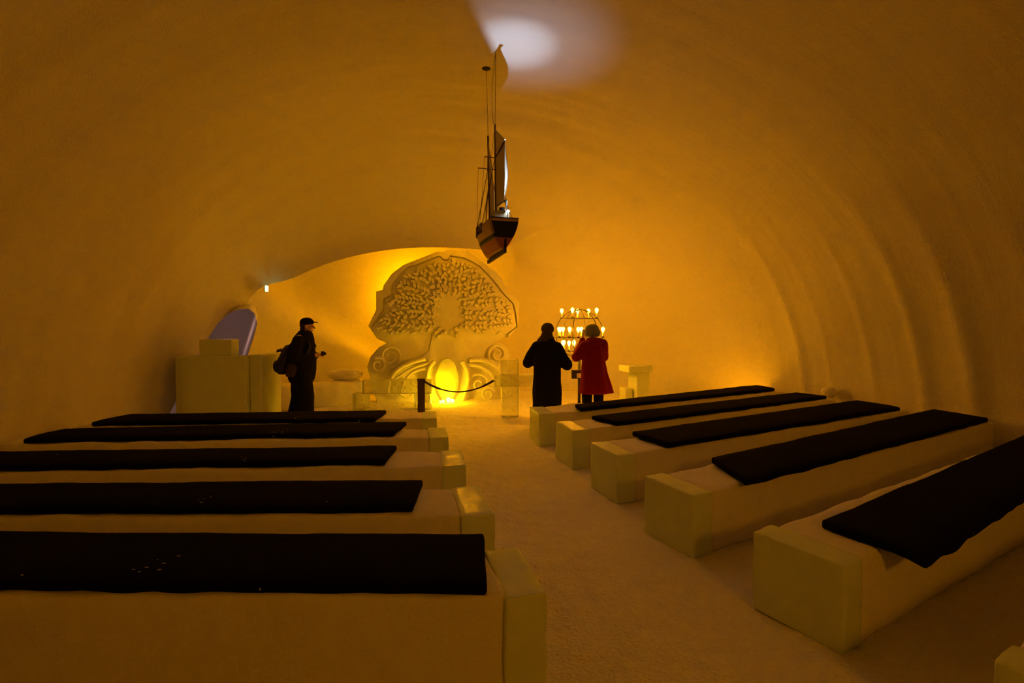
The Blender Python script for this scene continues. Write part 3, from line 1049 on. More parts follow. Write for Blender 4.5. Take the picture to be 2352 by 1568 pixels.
# ------------------------------------------------------------------ the hanging model ship
SH = math.radians(14)
SY = 5.5
st = on_y(1160, 500, SY)                         # middle of the stern rail
kz = on_y(1155, 578, SY).z                       # foot of the stern post
ship = empty('model_ship', (st.x, st.y, kz), SH)
tag(ship, 'two-masted wooden model ship hanging from the vault by thin lines', 'model ship')
HR = st.z - kz                                   # rail height above the keel
SL = 1.15
STN = [0, .12, .3, .5, .7, .85, .97, 1.06, SL]
def hb(y):                                       # half breadth at the rail
    t = y / SL
    return .155 + .03 * math.sin(PI * min(1, t / .75) * .5) if t < .55 else (.185 * math.sqrt(max(0.0, 1 - ((t - .55) / .45) ** 2.3)) + .004)
def hz(y, t):                                    # height of section fraction t
    k0 = 0.03 + .015 * (y / SL)
    rail = HR + .02 * (y / SL - .3) ** 2 * 2
    if y > .85 * SL:
        k0 += .22 * ((y / SL - .85) / .15) ** 2
    return k0 + (rail - k0) * t
def hx(y, t):
    full = .95 - .3 * math.sin(PI * min(1, y / SL))
    return hb(y) * math.sin(PI / 2 * min(1, t)) ** full
def hull_strip(t0, t1, name, mat, n=6):
    for_side = []
    for sgn in (-1, 1):
        V, Fc = [], []
        for y in STN:
            for k in range(n + 1):
                t = t0 + (t1 - t0) * k / n
                V.append(Vector((sgn * hx(y, t), y, hz(y, t))))
        for i in range(len(STN) - 1):
            for k in range(n):
                a = i * (n + 1) + k
                Fc.append((a, a + 1, a + n + 2, a + n + 1))
        for_side.append((V, Fc))
    o = mk(name, *g_join(*for_side), mat, ship, local=True)
    sol = o.modifiers.new('thick', 'SOLIDIFY'); sol.thickness = .008; sol.offset = 0
    return o
hull_strip(0.02, .40, 'hull_bottom', M['hull_red'])
hull_strip(.40, .52, 'waterline_band', M['hull_black'], 2)
hull_strip(.52, 1.0, 'hull_topside', M['hull_wood'])
def transom(t0, t1, name, mat):
    V = []
    n = 8
    for k in range(n + 1):
        t = t0 + (t1 - t0) * k / n
        V.append(Vector((hx(0, max(t, .001)), -.004, hz(0, t))))
    for k in range(n, -1, -1):
        t = t0 + (t1 - t0) * k / n
        V.append(Vector((-hx(0, max(t, .001)), -.004, hz(0, t))))
    n2 = len(V)
    W = [v + Vector((0, .014, 0)) for v in V]
    return mk(name, V + W, [tuple(range(n2)), tuple(range(n2, 2 * n2))] + [(i, (i + 1) % n2, n2 + (i + 1) % n2, n2 + i) for i in range(n2)], mat, ship, local=True, smooth=False)
transom(.02, .36, 'transom_foot', M['hull_red'])
transom(.36, .885, 'transom_panel', M['hull_black'])
transom(.885, 1.0, 'transom_rail', M['rail_wood'])
mk('rail_cap', *g_join(g_tube([Vector((-hx(0, 1), -.006, HR)), Vector((hx(0, 1), -.006, HR))], .006, 6),
                       g_tube([Vector((-hx(y, 1), y, hz(y, 1))) for y in STN], .006, 6), g_tube([Vector((hx(y, 1), y, hz(y, 1))) for y in STN], .006, 6)), M['hull_black'], ship, local=True)
mk('keel', *g_box((0, SL * .43, .012), (.022, SL * .86, .05)), M['hull_black'], ship, local=True, smooth=False)
mk('rudder', *g_join(g_box((0, -.018, .065), (.02, .03, .15)), g_box((0, .0, .03), (.026, .03, .08))), M['hull_black'], ship, local=True, smooth=False)
V = [Vector((sg * hx(y, .84), y, hz(y, .84))) for sg in (-1,) for y in STN] + [Vector((hx(y, .84), y, hz(y, .84))) for y in reversed(STN)]
mk('deck', V, [tuple(range(len(V)))], M['hull_wood'], ship, local=True, smooth=False)
# gun ports and timber heads on the port side
for i, y in enumerate((.50, .58, .66, .74, .82, .89, .95)):
    for sg in (-1, 1):
        p = Vector((sg * (hx(y, .9) + .004), y, hz(y, .9)))
        mk('timber_head', *g_box((p.x, p.y, p.z + .015), (.012, .018, .12)), M['hull_black'], ship, local=True, smooth=False)
# deckhouse
mk('deckhouse', *g_join(g_box((-.015, .20, HR + .035), (.17, .22, .11)), g_box((-.015, .20, HR + .095), (.185, .235, .012))), M['cabin'], ship, local=True, smooth=False)
mk('skylight', *g_box((.0, .16, HR + .125), (.05, .05, .05)), M['hull_black'], ship, local=True, smooth=False)
# masts
def w2s(p): return wmat(ship).inverted() @ p
def sp(x, y, along):                             # picture position -> ship space at a distance from the stern
    Y = SY + along * math.cos(SH)
    return w2s(on_y(x, y, Y))
M1b, M1t = Vector((0.0, .46, hz(.46, .84))), sp(1137, 286, .46)
M2b, M2t = Vector((0.0, .84, hz(.84, .84))), sp(1121, 312, .84)
mk('main_mast', *g_tube([M1b, M1b.lerp(M1t, .6), M1t], [.017, .015, .012], 8), M['spar'], ship, local=True)
mk('fore_mast', *g_tube([M2b, M2b.lerp(M2t, .6), M2t], [.017, .015, .012], 8), M['spar'], ship, local=True)
def at_mast(b, t, z): return b.lerp(t, (z - b.z) / (t.z - b.z))
throat = at_mast(M1b, M1t, sp(1137, 362, .46).z)
peak = sp(1160, 320, .16); clew = sp(1158, 462, .14); tack = at_mast(M1b, M1t, sp(1141, 474, .46).z)
mk('gaff', *g_tube([throat, peak], [.010, .007], 8), M['spar'], ship, local=True)
mk('boom', *g_tube([tack, clew + (clew - tack) * .06], [.010, .008], 8), M['spar'], ship, local=True)
mk('boom_knob', *g_lathe([(.001, -.012), (.011, -.007), (.013, 0), (.011, .007), (.001, .012)], 10, clew + (clew - tack) * .06), M['hull_black'], ship, local=True)
mk('gaff_knob', *g_lathe([(.001, -.010), (.009, -.006), (.011, 0), (.009, .006), (.001, .010)], 10, peak), M['plastic'], ship, local=True)
def sail(name, A, B, C, D, belly, n=14):
    """A tack, B throat, C peak, D clew; cloth bellies to starboard, its aft edge curls back"""
    V, Fc = [], []
    for i in range(n + 1):
        t = i / n
        p0, p1 = A.lerp(B, t), D.lerp(C, t)
        for k in range(n + 1):
            s = k / n
            p = p0.lerp(p1, s)
            p = p + Vector((belly * math.sin(PI * s ** 1.7) * math.sin(PI * (.06 + .9 * t)), 0, 0))
            V.append(p)
    for i in range(n):
        for k in range(n):
            a = i * (n + 1) + k
            Fc.append((a, a + 1, a + n + 2, a + n + 1))
    o = mk(name, V, Fc, M['sail'], ship, local=True)
    sol = o.modifiers.new('cloth', 'SOLIDIFY'); sol.thickness = .002; sol.offset = 0
    return o
sail('mainsail', tack + Vector((0, 0, .01)), throat, peak, clew, .075)
mt = M1b.lerp(M1t, .96)
sail('topsail', throat + Vector((0, 0, .03)), mt, mt.lerp(peak, .985), peak + Vector((0, 0, .004)), .006, 8)
# foresail and staysails
fg = at_mast(M2b, M2t, sp(1123, 395, .84).z); fp = fg + Vector((.0, -.20, .06)); ft = at_mast(M2b, M2t, M2b.z + .12); fc = ft + Vector((.01, -.24, .0))
sail('foresail', ft, fg, fp, fc, .025, 8)
bow = Vector((0, SL * .985, hz(SL, 1.0)))
jt = M2b.lerp(M2t, .55)
sail('staysail', bow + Vector((0, -.02, .02)), jt, jt + Vector((0, -.01, -.02)), Vector((-.05, .90, hz(.9, 1) + .05)), -.02, 8)
ft2 = at_mast(M2b, M2t, M2t.z - .06)
sail('fore_topsail', fg + Vector((0, 0, .02)), ft2, ft2 + Vector((0, -.005, -.01)), fp, .004, 6)
# yards
ya = at_mast(M2b, M2t, sp(1121, 387, .84).z)
mk('yard', *g_tube([ya + Vector((-.135, .02, .004)), ya + Vector((.125, .02, -.004))], .0065, 6), M['spar'], ship, local=True)
yb = at_mast(M1b, M1t, sp(1137, 361, .46).z)
mk('yard', *g_tube([yb + Vector((-.130, .02, .004)), yb + Vector((.04, .02, -.002))], .0065, 6), M['spar'], ship, local=True)
# rigging
def rig(a, b, r=.0022): return g_tube([a, b], r, 5)
lines = []
for (mb, mt_, y0) in ((M1b, M1t, .46), (M2b, M2t, .84)):
    top = mb.lerp(mt_, .72)
    for sg in (-1, 1):
        for dy in (-.05, .0, .05):
            lines.append(mk('shroud', *rig(top, Vector((sg * (hx(y0, 1) + .004), y0 - .03 + dy, hz(y0, 1)))), M['line'], ship, local=True))
mk('forestay', *rig(M2t, bow), M['line'], ship, local=True)
mk('stay', *rig(M1t, M2b.lerp(M2t, .6)), M['line'], ship, local=True)
mk('brace', *rig(ya + Vector((-.135, .02, .004)), Vector((-hx(.8, 1), .8, hz(.8, 1)))), M['line'], ship, local=True)
mk('brace', *rig(yb + Vector((-.13, .02, .004)), Vector((-hx(.6, 1), .6, hz(.6, 1)))), M['line'], ship, local=True)
mk('sheet', *rig(clew, Vector((.10, .03, HR))), M['line'], ship, local=True)
# hanging lines up to the vault
def vault_z(p):
    u, v = w2uv(p)
    best = None
    for j in range(1, 720):
        th = PI * j / 720
        vv, zz = vault_vz(u, th)
        if best is None or abs(vv - v) < best[0]: best = (abs(vv - v), zz)
    return best[1]
inv = wmat(ship).inverted()
def hang(top_local, dx=0.0, sag=0.0):
    w = wmat(ship) @ top_local
    zc = vault_z(w + Vector((dx, 0, 0)))
    end = Vector((w.x + dx, w.y, zc))
    pts = []
    for i in range(13):
        t = i / 12
        p = w.lerp(end, t) + Vector((-sag * math.sin(PI * t) * (1 - .3 * t), 0, 0))
        pts.append(inv @ p)
    mk('hanging_line', *g_tube(pts, .0030, 5), M['line'], ship, local=True)
    return end
h1 = hang(M1t, .01)
h2 = hang(M1t + Vector((-.02, 0, 0)), .03, .035)
h3 = hang(M2t, -.02)
for h_ in (h3,):
    mk('ceiling_anchor', *g_lathe([(.002, -.012), (.05, -.006), (.075, .012)], 14, inv @ h_), M['hull_black'], ship, local=True)
# deck lamp, white, shining up past the sail
lp = sp(1167, 484, .05)
M['led'] = emit('deck_led', (.86, .88, 1.0), 60.0)
led = mk('deck_lamp', *g_lathe([(.002, -.012), (.012, -.010), (.014, 0), (.011, .008), (.002, .012)], 12, lp), M['led'], ship, local=True)
led['label'] = 'bright white deck lamp'
mk('lamp_post', *g_box((lp.x, lp.y + .012, (lp.z + HR) / 2 - .01), (.008, .008, lp.z - HR + .02)), M['hull_black'], ship, local=True, smooth=False)
# added plate blocking the lamp to port, shaping the light edge on the vault
lampw = wmat(ship) @ (lp + Vector((0, 0, .016)))
V = []
for q in (on_z(1066, -26, 4.88), on_z(1144, 140, 4.85)):
    top = lampw + (q - lampw) * .055
    for zt in (top.z, lampw.z - .03):
        for k_ in (0, .003):
            V.append(inv @ Vector((top.x - k_ if zt == top.z else lampw.x - .016 - k_ + (top.x - lampw.x) * .5, top.y, zt)))
mk('added_light_shield', V, [(0, 2, 3, 1), (4, 6, 7, 5), (0, 2, 6, 4), (1, 3, 7, 5), (0, 1, 5, 4), (2, 3, 7, 6)], M['hull_black'], ship, local=True, smooth=False)
for nm, pw, ang_, px_aim in (('deck_spot', 95.0, 36, (1178, 114)), ('deck_spot_wide', 40.0, 66, (1205, 108))):
    sl = bpy.data.lights.new(nm, 'SPOT'); sl.energy = pw * P_SHIP; sl.color = (.60, .76, 1.0); sl.shadow_soft_size = .004
    sl.spot_size = math.radians(ang_); sl.spot_blend = 1.0
    so = bpy.data.objects.new(nm, sl); COL.objects.link(so); so.parent = ship
    so.location = lp + Vector((0, 0, .016))
    so.rotation_euler = (inv.to_3x3() @ (on_z(*px_aim, 4.85) - lampw)).to_track_quat('-Z', 'Y').to_euler()

sl = bpy.data.lights.new('deck_glow', 'POINT'); sl.energy = 0.55; sl.color = (.86, .9, 1.0); sl.shadow_soft_size = .012
so = bpy.data.objects.new('deck_glow', sl); COL.objects.link(so); so.parent = ship
so.location = lp + Vector((0.014, -.016, .03))
# ------------------------------------------------------------------ candle globe
GY = 9.2
gc = on_y(1331, 766, GY)
globe = empty('candle_globe', (gc.x, gc.y, 0))
tag(globe, 'round wrought iron candle globe on a post with many lit candles', 'candle stand')
GR = .455
def ring(c, r, n=40, axis='z', rot=0.0):
    pts = []
    for i in range(n + 1):
        a = 2 * PI * i / n
        if axis == 'z': pts.append(c + Vector((r * math.cos(a), r * math.sin(a), 0)))
        else: pts.append(c + Vector((r * math.cos(a) * math.cos(rot), r * math.cos(a) * math.sin(rot), r * math.sin(a))))
    return pts
for rt in (0.12, 0.12 + PI / 3, 0.12 + 2 * PI / 3):
    mk('meridian_hoop', *g_tube(ring(gc, GR, 48, 'm', rt), .0085, 6, cap=False), M['iron'], globe)
RINGS = [(.285, .355), (-.07, .45), (-.325, .315)]
for dz, r in RINGS:
    mk('candle_ring', *g_tube(ring(gc + Vector((0, 0, dz)), r, 48), .007, 6, cap=False), M['iron'], globe)
mk('post', *g_tube([Vector((gc.x, gc.y, 0.02)), Vector((gc.x, gc.y, gc.z - GR))], .028, 10), M['iron'], globe)
mk('foot', *g_lathe([(.26, 0), (.26, .02), (.05, .035), (.03, .08)], 24, Vector((gc.x, gc.y, 0))), M['iron'], globe)
bx = on_y(1326, 860, GY - .1)
cb = mk('candle_box', *g_join(g_box((bx.x - .01, GY - .08, bx.z), (.19, .12, .15)), g_box((bx.x - .01, GY - .08, bx.z + .08), (.20, .13, .012))), M['iron'], globe, smooth=False)
mk('paper_note', *g_box((bx.x + .03, GY - .144, bx.z - .015), (.09, .006, .085)), M['wax'], cb, smooth=False)
# (px, front or back of its ring, ring)
CAND = [(1292, 1, 0), (1310, -1, 0), (1332, 1, 0), (1357, 1, 0), (1366, -1, 0),
        (1284, -1, 1), (1287, 1, 1), (1298, 1, 1), (1303, -1, 1), (1314, 1, 1), (1321, -1, 1), (1343, 1, 1), (1373, 1, 1), (1381, -1, 1),
        (1290, 1, 2), (1297, 1, 2), (1293, -1, 2), (1304, -1, 2), (1314, -1, 2), (1323, 1, 2), (1345, 1, 2), (1362, 1, 2)]
candle_src = None
def cand_meshes():
    h = .085
    cm = bpy.data.meshes.new('candle'); V, Fc = g_lathe([(.013, 0), (.0135, h * .5), (.012, h)], 10)
    cm.from_pydata([tuple(v) for v in V], [], Fc); cm.materials.append(M['wax'])
    fm = bpy.data.meshes.new('flame'); V, Fc = g_lathe([(.006, h - .004), (.016, h + .016), (.028, h + .042), (.033, h + .062), (.028, h + .082), (.014, h + .096), (.002, h + .102)], 14)
    fm.from_pydata([tuple(v) for v in V], [], Fc); fm.materials.append(M['flame']); fm.shade_smooth()
    hm = bpy.data.meshes.new('candle_cup'); V, Fc = g_lathe([(.008, -.014), (.022, -.010), (.026, .008), (.020, .010), (.016, -.004)], 12)
    hm.from_pydata([tuple(v) for v in V], [], Fc); hm.materials.append(M['iron']); hm.shade_smooth()
    return cm, fm, hm
CM, FM, HM = cand_meshes()
ginv = wmat(globe).inverted()
for px_, fb, ri in CAND:
    dz, r = RINGS[ri]
    x = on_y(px_, 760, GY).x - gc.x
    x = max(-r * .995, min(r * .995, x))
    y = fb * math.sqrt(r * r - x * x)
    base = gc + Vector((x, y, dz + .012))
    cup = bpy.data.objects.new('candle_cup', HM); COL.objects.link(cup); cup.parent = globe; cup.location = ginv @ base
    can = bpy.data.objects.new('candle', CM); COL.objects.link(can); can.parent = globe; can.location = ginv @ base
    fl = bpy.data.objects.new('flame', FM); COL.objects.link(fl); fl.parent = can

# ------------------------------------------------------------------ people
def p_cap(p0, p1, r0, r1, seg=14):
    """tapered capsule"""
    p0, p1 = Vector(p0), Vector(p1)
    d = p1 - p0
    L = max(d.length, 1e-4); d = d / L
    pts, rad = [], []
    for k in range(5):
        a = PI / 2 * k / 4
        pts.append(p0 - d * r0 * math.cos(a)); rad.append(max(r0 * math.sin(a), 1e-4))
    for k in range(5):
        a = PI / 2 * k / 4
        pts.append(p1 + d * r1 * math.sin(a)); rad.append(max(r1 * math.cos(a), 1e-4))
    return g_tube(pts, rad, seg)

def p_ell(c, r, seg=20, rot=None):
    V, Fc = [], []
    n = 12
    for i in range(n + 1):
        ph = -PI / 2 + PI * i / n
        for k in range(seg):
            a = 2 * PI * k / seg
            v = Vector((r[0] * max(math.cos(ph), 1e-3) * math.cos(a), r[1] * max(math.cos(ph), 1e-3) * math.sin(a), r[2] * math.sin(ph)))
            if rot is not None: v = rot @ v
            V.append(Vector(c) + v)
    for i in range(n):
        for k in range(seg):
            a, b_ = i * seg + k, i * seg + (k + 1) % seg
            Fc.append((a, b_, b_ + seg, a + seg))
    Fc.append(tuple(range(seg))); Fc.append(tuple(range(n * seg, (n + 1) * seg)))
    return V, Fc

def p_loft(rings, seg=28, fold=0.0, seed=0.0):
    """rings: (z, cx, cy, rx, ry); fold waves the lower rings like hanging cloth"""
    V, Fc = [], []
    n = len(rings)
    for i, (z, cx, cy, rx, ry) in enumerate(rings):
        for k in range(seg):
            a = 2 * PI * k / seg
            f = 1 + fold * (1 - i / n) * (math.sin(a * 5 + seed) + .6 * math.sin(a * 9 + seed * 2))
            V.append(Vector((cx + rx * f * math.cos(a), cy + ry * f * math.sin(a), z)))
    for i in range(n - 1):
        for k in range(seg):
            a, b_ = i * seg + k, i * seg + (k + 1) % seg
            Fc.append((a, b_, b_ + seg, a + seg))
    Fc.append(tuple(range(seg))); Fc.append(tuple(range((n - 1) * seg, n * seg)))
    return V, Fc

WELD = bpy.data.scenes.new('weld')               # scratch scene, removed again below
def fuse(name, prims, voxel, mat, parent, smooth=4, wrinkle=0.0, wf=8.0):
    """weld overlapping closed shapes into one continuous skin"""
    bm = bmesh.new()
    for V, Fc in prims:
        vs_ = [bm.verts.new(v) for v in V]
        fs = []
        for q in Fc:
            try: fs.append(bm.faces.new([vs_[i] for i in q]))
            except ValueError: pass
        bmesh.ops.recalc_face_normals(bm, faces=fs)
    me = bpy.data.meshes.new('tmp'); bm.to_mesh(me); bm.free()
    o = bpy.data.objects.new('tmp', me); WELD.collection.objects.link(o)
    r = o.modifiers.new('r', 'REMESH'); r.mode = 'VOXEL'; r.voxel_size = voxel
    if smooth:
        sm = o.modifiers.new('s', 'SMOOTH'); sm.factor = .5; sm.iterations = smooth
    WELD.view_layers[0].update()
    dg = WELD.view_layers[0].depsgraph
    res = bpy.data.meshes.new_from_object(o.evaluated_get(dg))
    bpy.data.objects.remove(o); bpy.data.meshes.remove(me)
    if wrinkle:
        nrm_ = [v.normal.copy() for v in res.vertices]
        for v, n_ in zip(res.vertices, nrm_):
            v.co += n_ * wrinkle * noise.noise(Vector((v.co.x * wf, v.co.y * wf, v.co.z * wf * .55)))
    res.name = name
    return link_mesh(name, res, mat, parent, local=True)

def hand(wrist, d, up, s=1.0, curl=.5, side=1):
    """palm with four fingers and a thumb; d points along the hand, up is the back of the hand, side = +1 thumb to d x up"""
    w = Vector(wrist); d = Vector(d).normalized(); up = Vector(up); up = (up - d * up.dot(d)).normalized()
    x = d.cross(up) * side
    out = [p_cap(w - d * .03 * s, w + d * .02 * s, .026 * s, .028 * s)]
    for k in (-1.3, -.45, .45, 1.3):
        out.append(p_cap(w + d * .01 * s + x * k * .013 * s, w + d * .085 * s + x * k * .020 * s, .016 * s, .0125 * s, 10))
    for k, L in ((-1.45, .055), (-.48, .070), (.48, .076), (1.45, .066)):
        b = w + d * .088 * s + x * k * .0215 * s
        d1 = (d - up * curl * .7).normalized()
        m = b + d1 * L * .5 * s
        d2 = (d - up * curl * 2.2).normalized()
        out.append(p_cap(b, m, .0095 * s, .0085 * s, 10)); out.append(p_cap(m, m + d2 * L * .5 * s, .0085 * s, .0070 * s, 10))
    tb_ = w + d * .03 * s + x * .030 * s
    t1 = tb_ + (d * .6 + x * .8).normalized() * .045 * s
    out.append(p_cap(tb_, t1, .014 * s, .0105 * s, 10)); out.append(p_cap(t1, t1 + (d * .9 + x * .25 - up * curl * .4).normalized() * .032 * s, .0105 * s, .008 * s, 10))
    return out

def head(c, yaw=0.0, pitch=0.0, s=1.0):
    """skull, jaw, nose, brow, ears, lips; faces +y before yaw"""
    R = Matrix.Rotation(yaw, 3, 'Z') @ Matrix.Rotation(pitch, 3, 'X')
    c = Vector(c)
    def P(x, y, z): return c + R @ (Vector((x, y, z)) * s)
    out = [p_ell(P(0, -.012, .03), (.076 * s, .096 * s, .092 * s), rot=R), p_ell(P(0, .018, -.045), (.060 * s, .070 * s, .072 * s), rot=R),
           p_ell(P(0, .055, -.095), (.028 * s, .028 * s, .022 * s), rot=R),                       # chin
           p_cap(P(0, .085, .018), P(0, .112, -.022), .010 * s, .016 * s, 10),                     # nose
           p_cap(P(-.035, .074, .032), P(.035, .074, .032), .014 * s, .014 * s, 10),               # brow
           p_cap(P(-.02, .082, -.058), P(.02, .082, -.058), .009 * s, .009 * s, 10),               # lips
           p_ell(P(.040, .066, -.02), (.024 * s, .02 * s, .022 * s), rot=R), p_ell(P(-.040, .066, -.02), (.024 * s, .02 * s, .022 * s), rot=R)]
    for sg in (-1, 1):
        out.append(p_ell(P(sg * .077, -.008, -.005), (.010 * s, .020 * s, .032 * s), rot=R))
    return out, P, R

def body(parent, H, hd, hands, arms, legs, torso):
    """continuous body under the clothes: trunk, limbs, neck, head, hands"""
    pr = list(hd)
    for t in torso + legs + arms: pr.append(p_cap(*t))
    for h in hands: pr += h
    return fuse('body', pr, .0065, M['skin'], parent, 2)

def eyes(parent, P, R, s=1.0):
    for sg in (-1, 1):
        c = P(sg * .031, .076, .006)
        e = mk('eye', *p_ell(c, (.012 * s, .008 * s, .008 * s), 10, R), M['leather'], parent, local=True)

# --- black coat, seen from behind, left of the candles
p1 = empty('person', (0.555, 7.72, 0), math.radians(-10))
tag(p1, 'person in long black coat and brown knit hat seen from behind', 'person')
hd, HP, HR_ = head((0.01, .05, 1.54), yaw=-.25, pitch=-.15)
hands1 = [hand((.265, .24, 1.04), (.9, .42, .12), (0, -.2, 1), 1.0, .35, -1), hand((-.10, .40, 1.04), (.5, .85, .1), (0, -.2, 1), 1.0, .6, 1)]
body(p1, 1.66, hd, hands1,
     [((.16, 0, 1.28), (.31, .02, 1.04), .055, .045), ((.31, .02, 1.04), (.265, .24, 1.04), .045, .030),
      ((-.16, 0, 1.28), (-.30, .04, 1.06), .055, .045), ((-.30, .04, 1.06), (-.10, .40, 1.04), .045, .030)],
     [((.09, 0, .85), (.10, .01, .47), .09, .06), ((.10, .01, .47), (.11, 0, .09), .055, .04), ((.11, -.02, .05), (.12, .15, .03), .04, .035),
      ((-.09, 0, .85), (-.10, .01, .47), .09, .06), ((-.10, .01, .47), (-.11, 0, .09), .055, .04), ((-.11, -.02, .05), (-.12, .15, .03), .04, .035)],
     [((0, 0, .9), (0, 0, 1.2), .12, .11), ((-.10, 0, 1.27), (.10, 0, 1.27), .06, .06), ((0, .0, 1.34), (0, .04, 1.5), .055, .05)])
eyes(p1, HP, HR_)
coat = fuse('coat', [p_loft([(.29, 0, 0, .235, .19), (.50, 0, 0, .232, .18), (.75, 0, 0, .225, .175), (.95, 0, 0, .215, .165), (1.10, 0, 0, .225, .17), (1.20, 0, 0, .225, .16), (1.30, 0, .005, .185, .14), (1.38, 0, .01, .135, .115), (1.45, 0, .02, .095, .09)], fold=.035, seed=1.0),
      p_cap((-.155, 0, 1.27), (-.31, .02, 1.02), .100, .088), p_cap((-.315, .02, 1.03), (-.12, .36, 1.03), .082, .066),
      p_cap((.155, 0, 1.27), (.32, .0, .99), .100, .090), p_cap((.32, .0, .99), (.262, .20, 1.03), .085, .062)], .012, M['black_cloth'], p1, 5, .012)
mk('collar', *g_tube(ring(Vector((0, .02, 1.42)), .088, 24), .03, 8, cap=False), M['hat_wool'], p1, local=True)
fuse('scarf', [p_loft([(1.36, -.014, .012, .155, .128), (1.41, -.012, .018, .130, .118), (1.45, -.006, .028, .100, .104), (1.52, .003, .035, .080, .098)])], .01, M['hat_wool'], p1, 3, .006, 14)
fuse('hat', [p_ell((0.01, .035, 1.57), (.104, .118, .095)), p_loft([(1.525, .01, .035, .100, .114), (1.57, .01, .035, .106, .12), (1.60, .01, .035, .098, .112)])], .008, M['hat_wool'], p1, 3, .004, 30)
for sg in (-1, 1):
    fuse('trouser_leg', [p_cap((sg * .10, 0, .55), (sg * .11, 0, .12), .09, .075)], .012, M['dark_cloth'], p1, 3, .006)
    fuse('boot', [p_cap((sg * .11, -.01, .20), (sg * .11, -.02, .07), .07, .06), p_cap((sg * .11, -.04, .055), (sg * .13, .17, .045), .055, .045)], .01, M['leather'], p1, 3)

# --- red coat, arms raised to the face
p2 = empty('person', (1.375, 8.2, 0), math.radians(8))
tag(p2, 'person in red flared coat and cream knit hat, arms raised to face', 'person')
hd, HP, HR_ = head((-.01, .06, 1.50), yaw=.15, pitch=-.12, s=.97)
hands2 = [hand((-.10, .24, 1.43), (.25, .25, .9), (0, -1, .3), .95, .5, 1), hand((.10, .25, 1.42), (-.25, .25, .9), (0, -1, .3), .95, .5, -1)]
body(p2, 1.62, hd, hands2,
     [((.16, 0, 1.29), (.23, .12, 1.08), .050, .042), ((.23, .14, 1.08), (.10, .25, 1.43), .042, .028),
      ((-.15, 0, 1.26), (-.26, .10, 1.09), .050, .042), ((-.26, .10, 1.09), (-.10, .24, 1.43), .042, .028)],
     [((.085, 0, .82), (.095, .01, .45), .09, .06), ((.095, .01, .45), (.10, 0, .09), .055, .04), ((.10, -.02, .05), (.11, .14, .03), .038, .033),
      ((-.085, 0, .82), (-.095, .01, .45), .09, .06), ((-.095, .01, .45), (-.10, 0, .09), .055, .04), ((-.10, -.02, .05), (-.11, .14, .03), .038, .033)],
     [((0, 0, .88), (0, 0, 1.17), .115, .105), ((-.11, 0, 1.28), (.11, 0, 1.28), .065, .065), ((0, .0, 1.30), (0, .04, 1.46), .05, .047)])
eyes(p2, HP, HR_, .97)
fuse('coat', [p_loft([(.47, .055, -.01, .300, .21), (.60, .045, -.005, .270, .195), (.80, .02, 0, .235, .175), (.98, .005, 0, .205, .16), (1.12, 0, 0, .205, .15), (1.23, 0, 0, .205, .14), (1.31, 0, .005, .165, .125), (1.40, 0, .02, .10, .095)], fold=.05, seed=2.4),
      p_cap((-.15, 0, 1.27), (-.265, .10, 1.08), .092, .084), p_cap((-.255, .12, 1.09), (-.12, .22, 1.36), .078, .060),
      p_cap((.17, 0, 1.31), (.235, .12, 1.07), .092, .082), p_cap((.235, .12, 1.07), (.12, .23, 1.36), .078, .060)], .012, M['red_cloth'], p2, 5, .014)
fuse('hood', [p_ell((0, -.085, 1.33), (.13, .065, .075)), p_cap((-.10, -.04, 1.37), (.10, -.04, 1.37), .04, .04)], .01, M['red_cloth'], p2, 4, .008, 12)
fuse('hat', [p_ell((-.005, .035, 1.54), (.125, .13, .105)), p_loft([(1.435, -.005, .03, .112, .118), (1.48, -.005, .03, .132, .135), (1.53, -.005, .035, .134, .138), (1.58, -.005, .035, .108, .115)])], .007, M['cream_wool'], p2, 2, .010, 26)
for sg in (-1, 1):
    fuse('trouser_leg', [p_cap((sg * .10, 0, .60), (sg * .105, 0, .12), .095, .08)], .012, M['dark_cloth'], p2, 3, .006)
    fuse('boot', [p_cap((sg * .105, -.01, .18), (sg * .105, -.02, .07), .066, .056), p_cap((sg * .105, -.04, .052), (sg * .12, .16, .042), .052, .042)], .01, M['leather'], p2, 3)

# --- capped walker with backpack, in profile, heading right
p3 = empty('person', (-3.50, 8.0, 0), math.radians(-82))
tag(p3, 'person in black jacket and peaked cap walking towards the tree', 'person')
hd, HP, HR_ = head((0, .115, 1.605), yaw=-.05, pitch=-.06, s=1.0)
hands3 = [hand((.10, .225, 1.12), (-.35, .93, .1), (.6, 0, .8), 1.0, .7, -1), hand((-.10, .225, 1.12), (.35, .93, .1), (-.6, 0, .8), 1.0, .7, 1)]
body(p3, 1.76, hd, hands3,
     [((.19, .02, 1.38), (.25, -.06, 1.11), .055, .045), ((.25, -.06, 1.11), (.10, .225, 1.12), .045, .030),
      ((-.19, .02, 1.38), (-.25, -.06, 1.11), .055, .045), ((-.25, -.06, 1.11), (-.10, .225, 1.12), .045, .030)],
     [((.10, 0, .88), (.10, .10, .48), .09, .06), ((.10, .10, .48), (.10, .12, .10), .055, .04), ((.10, .10, .05), (.10, .27, .035), .04, .035),
      ((-.10, 0, .88), (-.10, -.06, .49), .09, .06), ((-.10, -.06, .49), (-.10, -.17, .10), .055, .04), ((-.10, -.18, .06), (-.10, -.02, .035), .04, .035)],
     [((0, 0, .95), (0, .02, 1.27), .13, .13), ((-.13, .02, 1.40), (.13, .02, 1.40), .07, .07), ((0, .04, 1.42), (0, .10, 1.56), .058, .053)])
eyes(p3, HP, HR_)
